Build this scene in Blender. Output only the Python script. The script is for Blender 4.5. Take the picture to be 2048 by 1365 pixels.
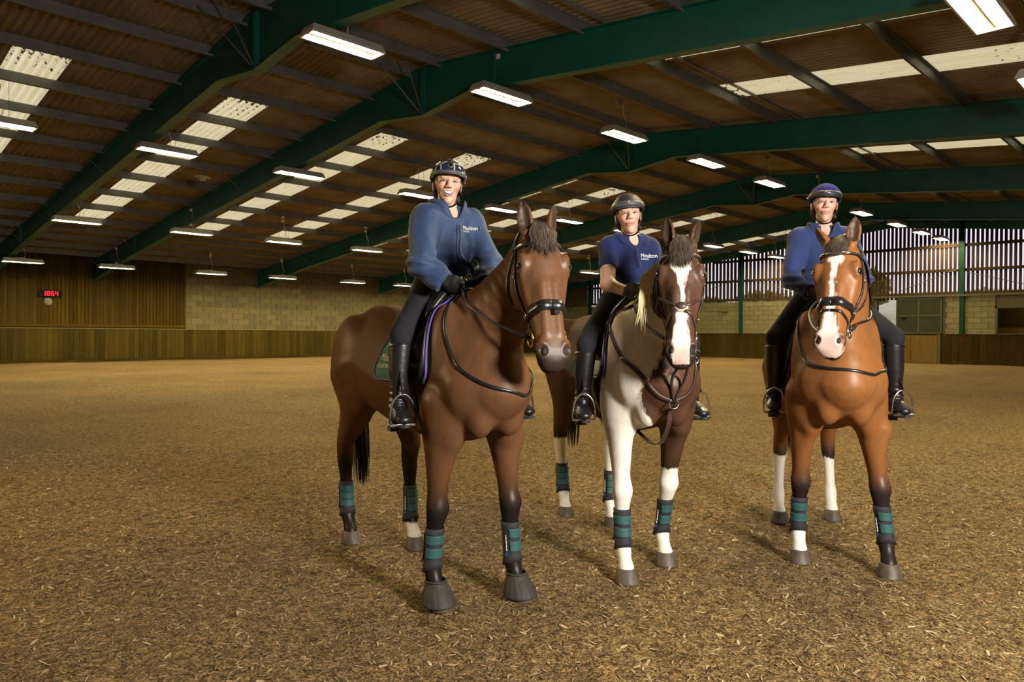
import bpy, bmesh, math, random
import numpy as np
from mathutils import Vector, Matrix
from mathutils.bvhtree import BVHTree

# ------------------------------------------------------------------ clean
for o in list(bpy.data.objects): bpy.data.objects.remove(o)
scene = bpy.context.scene
COL = scene.collection
random.seed(7); RNG = np.random.default_rng(7)

# ------------------------------------------------------------------ camera
# world axes: X along the arena (towards the boarded gable), Y across (towards the long wall), Z up
CAM_H = 1.4
F_PX, YAW, PITCH, ROLL = 1462.96, math.radians(45.062), math.radians(-0.554), math.radians(0.3115)
fw = Vector((math.cos(YAW)*math.cos(PITCH), math.sin(YAW)*math.cos(PITCH), math.sin(PITCH)))
rt = Vector((math.sin(YAW), -math.cos(YAW), 0)); up = rt.cross(fw)
rt2 = rt*math.cos(ROLL) + up*math.sin(ROLL); up2 = -rt*math.sin(ROLL) + up*math.cos(ROLL)
cam_data = bpy.data.cameras.new('camera'); cam = bpy.data.objects.new('camera', cam_data); COL.objects.link(cam)
m3 = Matrix((rt2, up2, -fw)).transposed()
cam.matrix_world = Matrix.Translation((0, 0, CAM_H)) @ m3.to_4x4()
cam_data.sensor_width = 36; cam_data.sensor_fit = 'HORIZONTAL'; cam_data.lens = F_PX/2048*36
cam_data.clip_start = 0.05; cam_data.clip_end = 500
scene.camera = cam

# ------------------------------------------------------------------ world: pale overcast sky
w = bpy.data.worlds.new('sky'); scene.world = w; w.use_nodes = True
bg = w.node_tree.nodes['Background']
bg.inputs['Color'].default_value = (0.90, 0.85, 1.0, 1); bg.inputs['Strength'].default_value = 0.85

# ------------------------------------------------------------------ photographer's softbox strobe, to the right of the camera
def area(name, loc, target, power, size, color):
    d = bpy.data.lights.new(name, 'AREA'); d.energy = power; d.shape = 'SQUARE'; d.size = size; d.color = color
    o = bpy.data.objects.new(name, d); COL.objects.link(o); o.location = loc
    o.rotation_euler = (Vector(target)-Vector(loc)).to_track_quat('-Z', 'Y').to_euler()
    return o
strobe = area('strobe_softbox', (1.82, -2.2, 2.55), (3.5, 2.8, 1.25), 480, 0.7, (1.0, 0.95, 0.88))

# warm-gelled strobe standing to the left of the riders
kicker = area('warm_strobe', (-1.0, 8.0, 2.9), (3.4, 2.8, 1.4), 140, 0.8, (1.0, 0.74, 0.36))

# ------------------------------------------------------------------ view
vs = scene.view_settings
vs.view_transform = 'Standard'; vs.look = 'None'; vs.gamma = 1.0; vs.use_curve_mapping = False
vs.exposure = 0.25

# ------------------------------------------------------------------ helpers: materials
def newmat(name):
    m = bpy.data.materials.new(name); m.use_nodes = True
    return m, m.node_tree.nodes, m.node_tree.links, m.node_tree.nodes['Principled BSDF']
def mat(name, col, rough=0.6, metal=0.0, spec=0.5, var=0.0, nscale=8.0, col2=None, bump=0.0, bscale=40.0, rand=0.0, stretch=(1,1,1), sheen=0.0, coat=0.0):
    """procedural: base colour broken up by noise, a per-object random tone, fine bump"""
    m, N, L, P = newmat(name)
    P.inputs['Roughness'].default_value = rough; P.inputs['Metallic'].default_value = metal
    P.inputs['Specular IOR Level'].default_value = spec
    if sheen: P.inputs['Sheen Weight'].default_value = sheen
    if coat: P.inputs['Coat Weight'].default_value = coat
    tc = N.new('ShaderNodeTexCoord'); mp = N.new('ShaderNodeMapping'); mp.inputs['Scale'].default_value = stretch
    L.new(tc.outputs['Object'], mp.inputs['Vector'])
    col = tuple(col)
    c2 = tuple(col2) if col2 else tuple(max(0, c*(1-var)) for c in col)
    n = N.new('ShaderNodeTexNoise'); n.inputs['Scale'].default_value = nscale; n.inputs['Detail'].default_value = 5
    n.inputs['Roughness'].default_value = .6
    L.new(mp.outputs['Vector'], n.inputs['Vector'])
    mx = N.new('ShaderNodeMixRGB'); mx.inputs['Color1'].default_value = (*col, 1); mx.inputs['Color2'].default_value = (*c2, 1)
    rp = N.new('ShaderNodeValToRGB'); rp.color_ramp.elements[0].position = .35; rp.color_ramp.elements[1].position = .68
    L.new(n.outputs['Fac'], rp.inputs['Fac']); L.new(rp.outputs['Color'], mx.inputs['Fac'])
    out = mx.outputs['Color']
    if rand:
        oi = N.new('ShaderNodeObjectInfo'); mr = N.new('ShaderNodeMapRange')
        mr.inputs['To Min'].default_value = 1-rand; mr.inputs['To Max'].default_value = 1+rand*.6
        L.new(oi.outputs['Random'], mr.inputs['Value'])
        mm = N.new('ShaderNodeMixRGB'); mm.blend_type = 'MULTIPLY'; mm.inputs['Fac'].default_value = 1
        L.new(out, mm.inputs['Color1']); L.new(mr.outputs['Result'], mm.inputs['Color2']); out = mm.outputs['Color']
        ad = N.new('ShaderNodeVectorMath'); ad.operation = 'ADD'
        sc = N.new('ShaderNodeVectorMath'); sc.operation = 'SCALE'; sc.inputs[0].default_value = (37., 11., 23.)
        L.new(oi.outputs['Random'], sc.inputs['Scale']); L.new(mp.outputs['Vector'], ad.inputs[0]); L.new(sc.outputs['Vector'], ad.inputs[1])
        L.new(ad.outputs['Vector'], n.inputs['Vector'])
    L.new(out, P.inputs['Base Color'])
    if bump:
        b = N.new('ShaderNodeTexNoise'); b.inputs['Scale'].default_value = bscale; b.inputs['Detail'].default_value = 4
        L.new(mp.outputs['Vector'], b.inputs['Vector'])
        bp = N.new('ShaderNodeBump'); bp.inputs['Strength'].default_value = bump; bp.inputs['Distance'].default_value = .01
        L.new(b.outputs['Fac'], bp.inputs['Height']); L.new(bp.outputs['Normal'], P.inputs['Normal'])
    return m
def emit(name, col, strength):
    m, N, L, P = newmat(name)
    P.inputs['Base Color'].default_value = (*[min(1, c) for c in col], 1)
    P.inputs['Emission Color'].default_value = (*col, 1); P.inputs['Emission Strength'].default_value = strength
    return m

# ------------------------------------------------------------------ helpers: objects and meshes
def link(name, data, material=None, parent=None, smooth=False):
    o = bpy.data.objects.new(name, data); COL.objects.link(o)
    if material is not None and data is not None and not data.materials: data.materials.append(material)
    if parent is not None: o.parent = parent
    if smooth and data is not None: data.polygons.foreach_set('use_smooth', [True]*len(data.polygons))
    return o
def empty(name, loc=(0, 0, 0), rz=0.0, parent=None):
    o = bpy.data.objects.new(name, None); COL.objects.link(o); o.location = loc; o.rotation_euler = (0, 0, rz)
    o.empty_display_size = .1
    if parent is not None: o.parent = parent
    return o
def tag(o, label, cat, group=None):
    o['label'] = label; o['category'] = cat
    if group: o['group'] = group
    return o
def struct(o, label=None):
    o['kind'] = 'structure'
    if label: o['label'] = label
    return o
class MB:
    def __init__(s): s.v = []; s.f = []
    def add(s, v, f):
        n = len(s.v); s.v += [tuple(p) for p in v]; s.f += [tuple(i+n for i in q) for q in f]; return s
    def box(s, c, d):
        x, y, z = c; a, b, e = d[0]/2, d[1]/2, d[2]/2
        v = [(x+i*a, y+j*b, z+k*e) for i in (-1, 1) for j in (-1, 1) for k in (-1, 1)]
        return s.add(v, [(0,1,3,2),(4,6,7,5),(0,4,5,1),(2,3,7,6),(0,2,6,4),(1,5,7,3)])
    def lohi(s, lo, hi): return s.box([(a+b)/2 for a, b in zip(lo, hi)], [b-a for a, b in zip(lo, hi)])
    def prism(s, poly, axis, a, b):
        """poly: 2-D outline in the two other axes (order x<y<z), extruded along axis from a to b"""
        n = len(poly)
        def P(p, t):
            q = list(p); q.insert(axis, t); return tuple(q)
        v = [P(p, a) for p in poly]+[P(p, b) for p in poly]
        f = [tuple(range(n-1, -1, -1)), tuple(range(n, 2*n))]+[(i, (i+1) % n, (i+1) % n+n, i+n) for i in range(n)]
        return s.add(v, f)
    def tube(s, pts, r, n=8, cap=True):
        pts = [Vector(p) for p in pts]; m = len(pts); rr = r if hasattr(r, '__len__') else [r]*m
        ref = Vector((0, 0, 1)); prev = None; v = []
        for i, p in enumerate(pts):
            t = (pts[min(i+1, m-1)]-pts[max(i-1, 0)])
            t = t.normalized() if t.length > 1e-9 else Vector((0, 0, 1))
            if prev is None:
                a = ref if abs(t.z) < .9 else Vector((1, 0, 0)); u = t.cross(a).normalized()
            else:
                u = (prev - t*prev.dot(t)).normalized()
            prev = u; b = t.cross(u)
            for k in range(n):
                an = 2*math.pi*k/n; v.append(p+(u*math.cos(an)+b*math.sin(an))*rr[i])
        f = [(i*n+k, i*n+(k+1) % n, (i+1)*n+(k+1) % n, (i+1)*n+k) for i in range(m-1) for k in range(n)]
        if cap: f += [tuple(range(n-1, -1, -1)), tuple((m-1)*n+k for k in range(n))]
        return s.add(v, f)
    def lathe(s, prof, n=16, c=(0, 0, 0)):
        v = [(c[0]+r*math.cos(2*math.pi*k/n), c[1]+r*math.sin(2*math.pi*k/n), c[2]+z) for r, z in prof for k in range(n)]
        m = len(prof)
        f = [(i*n+k, i*n+(k+1) % n, (i+1)*n+(k+1) % n, (i+1)*n+k) for i in range(m-1) for k in range(n)]
        f += [tuple(range(n-1, -1, -1)), tuple((m-1)*n+k for k in range(n))]
        return s.add(v, f)
    def mesh(s, name='m'):
        me = bpy.data.meshes.new(name); me.from_pydata(s.v, [], s.f); me.update(); return me
    def build(s, name, material, parent=None, smooth=False): return link(name, s.mesh(name), material, parent, smooth)
def catmull(pts, n):
    """resample control rows (any width) with a Catmull-Rom spline to n rows"""
    P = np.array(pts, float); m = len(P); out = []
    for t in np.linspace(0, m-1, n):
        i = min(int(t), m-2); u = t-i
        p0, p1, p2, p3 = P[max(i-1, 0)], P[i], P[i+1], P[min(i+2, m-1)]
        out.append(.5*((2*p1)+(-p0+p2)*u+(2*p0-5*p1+4*p2-p3)*u*u+(-p0+3*p1-3*p2+p3)*u**3))
    return np.array(out)

# ------------------------------------------------------------------ materials of the building
M = {}
M['green'] = mat('green_steel', (.0035, .088, .066), .42, var=.25, nscale=2, spec=.5)
M['purlin'] = mat('galvanised_steel', (.19, .185, .17), .45, metal=.35, var=.3, nscale=3)
M['darksteel'] = mat('dark_rods', (.10, .09, .07), .5, metal=.4)
M['conc'] = mat('fibre_cement', (.22, .175, .112), .85, col2=(.15, .108, .058), nscale=1.3, bump=.15, bscale=30, spec=.2)
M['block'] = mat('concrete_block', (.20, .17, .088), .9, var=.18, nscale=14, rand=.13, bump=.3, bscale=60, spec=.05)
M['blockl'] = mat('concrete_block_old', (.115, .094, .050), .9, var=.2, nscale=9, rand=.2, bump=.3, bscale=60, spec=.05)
M['mortar'] = mat('mortar', (.10, .083, .048), .95, var=.2, spec=.03)
M['clad'] = mat('timber_cladding', (.052, .031, .0032), .7, col2=(.032, .018, .0018), nscale=3, rand=.35, stretch=(6, 6, .5), spec=.03)
M['kick'] = mat('kickboard_timber', (.052, .035, .0075), .7, col2=(.034, .022, .0045), nscale=3, rand=.38, stretch=(6, 6, .6), spec=.03)
M['kickdark'] = mat('kickboard_dark', (.036, .021, .005), .7, var=.3, nscale=3, rand=.18, stretch=(5, 5, .6), spec=.03)
M['rail'] = mat('pale_rail', (.17, .13, .06), .6, var=.15, spec=.05)
M['boarding'] = mat('space_boarding', (.050, .030, .015), .8, var=.35, nscale=4, rand=.25, stretch=(6, 6, .6), spec=.03)
M['ply'] = mat('plywood_gate', (.135, .080, .019), .6, spec=.05, col2=(.11, .06, .014), nscale=2, stretch=(1, 4, .8))
M['door'] = mat('green_grey_door', (.032, .031, .016), .6, var=.2, nscale=2, spec=.08)
M['doorrib'] = mat('door_rib', (.075, .073, .042), .55, metal=.2, spec=.1)
M['white'] = mat('white_enamel', (.62, .58, .50), .4)
M['black'] = mat('black_plastic', (.004, .004, .004), .6, spec=.05)
M['column'] = mat('green_steel_shaded', (.004, .030, .017), .5, spec=.1)  # frame green darkened: shade on the gable columns is put into the colour
M['lampcase'] = mat('lamp_housing', (.34, .32, .28), .45, var=.1)
M['tube'] = emit('lamp_tube', (1.0, .86, .50), 330.0)
M['tray'] = mat('lamp_reflector', (.80, .74, .50), .35)

# ================================================================== THE BUILDING
RY, RZ, SL = 13.25, 7.58, 0.1077          # ridge line and roof slope
WL, WF, WR, WN = 37.95, 41.6, -11.45, -4.6  # long wall, boarded gable, the wall and the gable behind the camera
def roof_z(y): return RZ - SL*abs(y-RY)

# ---- floor: riding surface, finely uneven where the camera stands
def floor_noise(x, y):
    h = 0
    for k, (fx, fy, ph, a) in enumerate([(1.3, .9, .3, .012), (2.9, -2.2, 1.1, .007), (5.3, 4.1, 2.2, .005), (-7.1, 9.3, .7, .0035), (13, 11, 1.9, .0022), (-19, 17, .2, .0016)]):
        h = h + a*np.sin(fx*x+fy*y+ph+1.7*np.sin(fy*.7*x-fx*.6*y+k))
    return h
def grid_mesh(name, xs, ys, zf):
    X, Y = np.meshgrid(xs, ys, indexing='ij'); Z = zf(X, Y)
    v = np.stack([X, Y, Z], -1).reshape(-1, 3); nx, ny = len(xs), len(ys)
    i = np.arange(nx*ny).reshape(nx, ny)
    f = np.stack([i[:-1, :-1], i[1:, :-1], i[1:, 1:], i[:-1, 1:]], -1).reshape(-1, 4)
    return np_mesh(name, v, f)
def np_mesh(name, v, f):
    me = bpy.data.meshes.new(name); v = np.asarray(v, np.float32); f = np.asarray(f, np.int32); k = f.shape[1]
    me.vertices.add(len(v)); me.vertices.foreach_set('co', v.ravel())
    me.loops.add(f.size); me.loops.foreach_set('vertex_index', f.ravel())
    me.polygons.add(len(f)); me.polygons.foreach_set('loop_start', np.arange(0, f.size, k, dtype=np.int32))
    me.polygons.foreach_set('loop_total', np.full(len(f), k, np.int32))
    me.update(calc_edges=True); return me
def floor_mat():
    m, N, L, P = newmat('riding_surface'); P.inputs['Roughness'].default_value = .95; P.inputs['Specular IOR Level'].default_value = .15
    tc = N.new('ShaderNodeTexCoord')
    def noise(s, d=6, r=.65, st=(1, 1, 1)):
        mp = N.new('ShaderNodeMapping'); mp.inputs['Scale'].default_value = st; L.new(tc.outputs['Object'], mp.inputs['Vector'])
        n = N.new('ShaderNodeTexNoise'); n.inputs['Scale'].default_value = s; n.inputs['Detail'].default_value = d; n.inputs['Roughness'].default_value = r
        L.new(mp.outputs['Vector'], n.inputs['Vector']); return n.outputs['Fac']
    def ramp(fac, a, b, ca, cb):
        r = N.new('ShaderNodeValToRGB'); e = r.color_ramp.elements; e[0].position = a; e[1].position = b; e[0].color = (*ca, 1); e[1].color = (*cb, 1)
        L.new(fac, r.inputs['Fac']); return r.outputs['Color']
    c1 = ramp(noise(20), .36, .64, (.135, .085, .035), (.45, .32, .15))
    c2 = ramp(noise(80, 4), .40, .62, (.34, .29, .24), (1.3, 1.25, 1.15))
    c3 = ramp(noise(.35, 3), .3, .7, (.80, .78, .74), (1.1, 1.08, 1.02))
    mu = N.new('ShaderNodeMixRGB'); mu.blend_type = 'MULTIPLY'; mu.inputs['Fac'].default_value = 1; L.new(c1, mu.inputs['Color1']); L.new(c2, mu.inputs['Color2'])
    m2 = N.new('ShaderNodeMixRGB'); m2.blend_type = 'MULTIPLY'; m2.inputs['Fac'].default_value = 1; L.new(mu.outputs['Color'], m2.inputs['Color1']); L.new(c3, m2.inputs['Color2'])
    L.new(m2.outputs['Color'], P.inputs['Base Color'])
    ad = N.new('ShaderNodeMath'); ad.operation = 'ADD'; L.new(noise(30), ad.inputs[0]); L.new(noise(90, 3), ad.inputs[1])
    bp = N.new('ShaderNodeBump'); bp.inputs['Strength'].default_value = 1.0; bp.inputs['Distance'].default_value = .035
    L.new(ad.outputs['Value'], bp.inputs['Height']); L.new(bp.outputs['Normal'], P.inputs['Normal'])
    return m
M['floor'] = floor_mat()
def axis_samples(lo, n0, n1, hi, step, far):
    a = np.arange(n0, n1+1e-6, step); b = []; c = []
    x = n0; s = step
    while x > lo: s *= far; x -= s; b.append(max(x, lo))
    x = n1; s = step
    while x < hi: s *= far; x += s; c.append(min(x, hi))
    return np.array(sorted(set(np.round(np.concatenate([b, a, c]), 5))))
fl = link('floor', grid_mesh('floor', axis_samples(WN, -.5, 8.5, WF+.2, .03, 1.16), axis_samples(WR, -.5, 7.5, WL+.2, .03, 1.16), floor_noise), M['floor'], smooth=True)
struct(fl, 'brown fibre and wood chip riding surface')

# wood chips and fibres lying on the surface: nobody could count them
def chips(n, rad, size, aspect, seed):
    g = np.random.default_rng(seed)
    d = 2.2+rad*g.random(n)**.8; lat = (g.random(n)*2-1)*(d*.74+.2)
    x = d*math.cos(YAW)+lat*math.sin(YAW); y = d*math.sin(YAW)-lat*math.cos(YAW)
    z = floor_noise(x, y)+.002
    L_ = size*(.4+1.3*g.random(n)**2.5); W_ = L_*aspect*(.5+g.random(n)); an = g.random(n)*2*math.pi; tl = (g.random(n)-.5)*.7
    ux = np.stack([np.cos(an)*np.cos(tl), np.sin(an)*np.cos(tl), np.sin(tl)], -1)*(L_/2)[:, None]
    rl = (g.random(n)-.5)*1.0
    vx = np.stack([-np.sin(an)*np.cos(rl), np.cos(an)*np.cos(rl), np.sin(rl)], -1)*(W_/2)[:, None]
    c = np.stack([x, y, z+np.abs(np.sin(tl))*L_*.3], -1); hz = np.array([0, 0, 1.])*(.12*W_)[:, None]
    v = np.stack([c-ux-vx*.5, c+vx*.9-ux*.6+hz, c+ux*.85+vx*.5, c+ux*.9-vx*.6, c-vx+hz*.3], 1).reshape(-1, 3)
    i = np.arange(n)*5
    return v, np.stack([i, i+4, i+1, i+1, i+4, i+2, i+2, i+4, i+3], -1).reshape(-1, 3)
M['chip1'] = mat('pale_chip', (.46, .34, .18), .8, var=.3, nscale=30)
M['chip2'] = mat('brown_chip', (.33, .22, .105), .85, var=.4, nscale=30)
M['chip3'] = mat('dark_chip', (.12, .075, .033), .9, var=.3, nscale=30)
V_, F_, I_, n_ = [], [], [], 0
for k_, (n, rad, sz, asp) in enumerate(((11000, 6.5, .030, .24), (36000, 6.5, .028, .22), (22000, 6.5, .028, .22))):
    v, f = chips(n, rad, sz, asp, k_+1); V_.append(v); F_.append(f+n_); I_.append(np.full(len(f), k_, np.int32)); n_ += len(v)
me = np_mesh('wood_chips', np.concatenate(V_), np.concatenate(F_))
for k_ in ('chip1', 'chip2', 'chip3'): me.materials.append(M[k_])
me.polygons.foreach_set('material_index', np.concatenate(I_))
wc = link('wood_chips', me); wc['kind'] = 'stuff'; tag(wc, 'loose wood chips and fibres scattered over the brown riding surface', 'wood chips')

# ---- roof: corrugated fibre-cement sheets with translucent rooflight strips
strips_L = [(3.3, 4.35), (7.72, 8.75), (12.13, 13.15), (15.5, 16.52), (20.05, 21.05), (23.0, 24.0), (27.95, 28.95), (31.0, 32.0), (35.8, 36.8), (38.8, 39.8)]
strips_R = [(3.3, 4.3), (7.72, 8.72), (12.0, 13.0), (15.2, 16.22), (19.95, 20.95), (22.9, 24.0), (27.95, 28.95), (31.0, 32.0), (35.8, 36.8), (38.8, 39.8)]
PURL_L = [13.72, 15.3, 17.02, 18.8, 20.55, 22.55, 24.6, 26.7, 28.75, 30.8, 32.4, 34.0, 35.6, 37.1]
PURL_R = [12.7, 10.55, 8.6, 6.5, 4.4, 2.3, .2, -1.9, -4.0, -6.1, -8.2, -10.3]
CP = .163
def corr(x): return .034*np.cos(2*np.pi*x/CP)
def sheet_mesh(name, x0, x1, y0, y1, dz=0.):
    n = max(6, int(round((x1-x0)/CP*8))); xs = np.linspace(x0, x1, n+1); ys = np.array([y0, (y0+y1)/2, y1])
    return grid_mesh(name, xs, ys, lambda X, Y: RZ-SL*np.abs(Y-RY)+.05+dz+corr(X))
def join(name, meshes):
    vs_, fs_, n = [], [], 0
    for me in meshes:
        v = np.zeros(len(me.vertices)*3, np.float32); me.vertices.foreach_get('co', v)
        f = np.zeros(len(me.loops), np.int32); me.loops.foreach_get('vertex_index', f)
        vs_.append(v.reshape(-1, 3)); fs_.append(f.reshape(-1, 4)+n); n += len(vs_[-1]); bpy.data.meshes.remove(me)
    return np_mesh(name, np.concatenate(vs_), np.concatenate(fs_))
LY = (17.2, 31.6); RYS = (8.55, -8.2)
parts = []
for strips, side in ((strips_L, 1), (strips_R, -1)):
    eave = WL+.3 if side > 0 else WR-.3
    x = WN-.3
    for a, b in strips+[(WF+.3, None)]:
        parts.append(sheet_mesh('s', x, a, RY, eave)); 
        if b is None: break
        s0, s1 = LY if side > 0 else RYS
        parts.append(sheet_mesh('s', a, b, RY, s0)); parts.append(sheet_mesh('s', a, b, s1, eave)); x = b
ceil_ = link('ceiling', join('ceiling', parts), M['conc'], smooth=True)
struct(ceil_, 'brown corrugated fibre-cement roof sheeting')
def light_sheet_mat():
    m, N, L, P = newmat('rooflight_sheet'); out = N['Material Output']
    tr = N.new('ShaderNodeBsdfTranslucent'); df = N.new('ShaderNodeBsdfDiffuse'); ms = N.new('ShaderNodeMixShader'); ms.inputs['Fac'].default_value = .18
    tc = N.new('ShaderNodeTexCoord')
    def nz(s, d, st):
        mp = N.new('ShaderNodeMapping'); mp.inputs['Scale'].default_value = st; L.new(tc.outputs['Object'], mp.inputs['Vector'])
        n = N.new('ShaderNodeTexNoise'); n.inputs['Scale'].default_value = s; n.inputs['Detail'].default_value = d; L.new(mp.outputs['Vector'], n.inputs['Vector']); return n.outputs['Fac']
    def ramp(f, a, b, ca, cb):
        r = N.new('ShaderNodeValToRGB'); e = r.color_ramp.elements; e[0].position = a; e[1].position = b; e[0].color = (*ca, 1); e[1].color = (*cb, 1); L.new(f, r.inputs['Fac']); return r.outputs['Color']
    grime = ramp(nz(2.5, 4, (6, .5, 1)), .35, .6, (.90, .84, .44), (1.0, .95, .58))
    # moss in the valleys, thickest beside the ridge end of the strip
    sep = N.new('ShaderNodeSeparateXYZ'); L.new(tc.outputs['Object'], sep.inputs[0])
    mr = N.new('ShaderNodeMapRange'); mr.inputs['From Min'].default_value = 4.0; mr.inputs['From Max'].default_value = 5.6; mr.inputs['To Min'].default_value = .09; mr.inputs['To Max'].default_value = -.12
    yo = N.new('ShaderNodeMath'); yo.operation = 'SUBTRACT'; yo.inputs[1].default_value = RY; L.new(sep.outputs['Y'], yo.inputs[0])
    ya = N.new('ShaderNodeMath'); ya.operation = 'ABSOLUTE'; L.new(yo.outputs[0], ya.inputs[0]); L.new(ya.outputs[0], mr.inputs['Value'])
    wv = N.new('ShaderNodeMath'); wv.operation = 'MULTIPLY'; wv.inputs[1].default_value = 2*math.pi/CP; L.new(sep.outputs['X'], wv.inputs[0])
    cs = N.new('ShaderNodeMath'); cs.operation = 'COSINE'; L.new(wv.outputs[0], cs.inputs[0])
    c2 = N.new('ShaderNodeMath'); c2.operation = 'MULTIPLY_ADD'; c2.inputs[1].default_value = -.08; L.new(cs.outputs[0], c2.inputs[0]); L.new(mr.outputs['Result'], c2.inputs[2])
    sm = N.new('ShaderNodeMath'); sm.operation = 'ADD'; L.new(nz(9, 6, (1, 1, 1)), sm.inputs[0]); L.new(c2.outputs[0], sm.inputs[1])
    moss = ramp(sm.outputs[0], .60, .66, (1, 1, 1), (.06, .05, .02))
    mu = N.new('ShaderNodeMixRGB'); mu.blend_type = 'MULTIPLY'; mu.inputs['Fac'].default_value = 1; L.new(grime, mu.inputs['Color1']); L.new(moss, mu.inputs['Color2'])
    L.new(mu.outputs['Color'], tr.inputs['Color']); L.new(mu.outputs['Color'], df.inputs['Color'])
    L.new(tr.outputs[0], ms.inputs[1]); L.new(df.outputs[0], ms.inputs[2]); L.new(ms.outputs[0], out.inputs['Surface'])
    return m
M['rooflight'] = light_sheet_mat()
for strips, (s0, s1), pl in ((strips_L, LY, [17.2, 20.55, 24.6, 28.75, 31.6]), (strips_R, RYS, [8.55, 4.4, .2, -4.0, -8.2])):
    for a, b in strips:
        for y0, y1 in zip(pl[:-1], pl[1:]):
            link('rooflight_sheet', sheet_mesh('rooflight_sheet', a, b, y0, y1, .004), M['rooflight'], ceil_, True)
for y in PURL_L+PURL_R:
    s = 1 if y > RY else -1; z = roof_z(y)
    mb = MB()   # Z-section purlin: web, two lips
    mb.lohi((WN, y-.012, z-.20), (WF, y+.012, z+.02)); mb.lohi((WN, y-.035 if s > 0 else y, z-.20), (WF, y+.0 if s > 0 else y+.035, z-.175))
    mb.lohi((WN, y, z-.0), (WF, y+.07*s, z+.02)) if s > 0 else mb.lohi((WN, y-.07, z), (WF, y, z+.02))
    mb.build('purlin', M['purlin'], ceil_)
for y in (19.2, 8.15):   # lap rail under the head of the rooflights
    MB().lohi((WN, y-.02, roof_z(y)-.05), (WF, y+.02, roof_z(y)+.0)).build('lap_rail', M['purlin'], ceil_)

# ---- portal frames
FRX = [6.4, 10.38, 18.3, 26.2, 34.1]
D = .69
def frame_profile():
    """top and bottom edges of a rafter pair, from the long wall (left) to the far eave"""
    top = [(WL-.02, roof_z(WL)-.22), (RY, RZ-.02-.12), (WR+.02, roof_z(WR)-.22)]
    b = lambda y: roof_z(y)-.16-D
    bot = [(WL-.02, 3.84), (32.5, b(32.5)-.02), (14.85, b(14.85)), (RY, 6.37), (11.65, b(11.65)), (-6.0, b(-6.0)-.02), (WR+.02, 3.84)]
    return top, bot
flabels = ['green steel portal frame fifth from the slatted gable', 'green steel portal frame footed over timber cladding, fourth from the slatted gable', 'green steel portal frame with its foot on bare blockwork, third from the slatted gable', 'green steel portal frame second from the slatted gable', 'green steel portal frame next to the slatted gable']
for fx, lab in zip(FRX, flabels):
    fr = empty('portal_frame', (fx, RY, 0)); tag(fr, lab, 'steel frame', 'portal frames of the arena roof')
    fr.location = (0, 0, 0)
    top, bot = frame_profile()
    for side in (0, 1):
        t = top[:2] if side == 0 else top[1:]; b = bot[:4] if side == 0 else bot[3:]
        mb = MB()
        poly = t+b[::-1]
        mb.prism(poly, 0, fx-.009, fx+.009)
        def flange(pts, dz):
            for (y0, z0), (y1, z1) in zip(pts[:-1], pts[1:]):
                mb.prism([(y0, z0), (y1, z1), (y1, z1+dz), (y0, z0+dz)], 0, fx-.11, fx+.11)
        flange(t, .022); flange(b, -.022)
        mb.build('rafter', M['green'], fr)
    MB().lohi((fx-.11, RY-.05, 6.37), (fx+.11, RY+.05, RZ-.14)).build('apex_plate', M['green'], fr)
    for yy, zz in ((32.5, 4.68), (-6.0, 4.66)):
        MB().lohi((fx-.11, yy-.012, zz), (fx+.11, yy+.012, roof_z(yy)-.16)).build('stiffener_plate', M['green'], fr)
    for yy in (RY+.35, RY-.55):
        MB().tube([(fx-.12, RY-.02 if yy < RY else RY+.06, 6.45), (fx-1.0, yy, roof_z(yy)-.15)], .016, 6).build('stay_rod', M['darksteel'], fr)
    for yy in (22.5, 32.4, 36.9):
        MB().tube([(fx-.05, yy, roof_z(yy)-.75), (fx-.75, yy, roof_z(yy)-.15)], .014, 6).build('stay_rod', M['darksteel'], fr)

# ---- long wall (left)
wl = MB().lohi((WN, WL+.06, -.4), (WF+.3, WL+.3, roof_z(WL)-.02)).build('wall_left', M['mortar']); struct(wl, 'long side wall of pale concrete blocks and timber cladding')
BH, BL = .30, .62
for r in range(11):
    z0 = 1.5+r*BH
    x = 14.45-(.31 if r % 2 else 0)
    while x < 33.5:
        a, b = max(x, 14.45), x+BL
        if b-a > .1 and z0+BH < 4.85:
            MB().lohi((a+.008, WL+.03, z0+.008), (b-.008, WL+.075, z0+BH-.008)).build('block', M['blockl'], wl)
        x = b
for x in (18.3, 22.2, 26.2, 30.2):    # movement joints
    MB().lohi((x-.025, WL+.02, 1.5), (x+.025, WL+.06, 4.85)).build('joint_strip', M['darksteel'], wl)
x = 3.6; k = 0
cb = MB().box((0, 0, 0), (.125, .03, 3.2)).mesh('cladding_board')
while x < 14.38:
    o = link('cladding_board', cb, M['clad'], wl); o.location = (x+.07, WL-.02+.014*(k % 2), 3.28); x += .158; k += 1
MB().lohi((3.6, WL-.06, 1.62), (14.48, WL+.0, 1.74)).build('cladding_rail', M['clad'], wl)
# kickboards along the long wall
KH = 1.55
bl = MB().lohi((WN, WL-.05, -.1), (WF, WL+.04, KH-.02)).build('baseboard_left', M['kick']); struct(bl, 'brown timber kickboards along the long wall')
pk = MB().box((0, 0, 0), (.205, .03, KH-.15)).mesh('plank')
x = 4.0
while x < 36.0:
    o = link('plank', pk, M['kick'], bl); o.location = (x, WL-.066+random.uniform(-.004, .004), (KH+.11)/2); x += .214
MB().lohi((WN, WL-.10, KH-.015), (WF, WL+.05, KH+.012)).build('top_rail', M['rail'], bl)
MB().lohi((WN, WL-.09, 0), (WF, WL-.03, .12)).build('foot_rail', M['kick'], bl)

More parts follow.
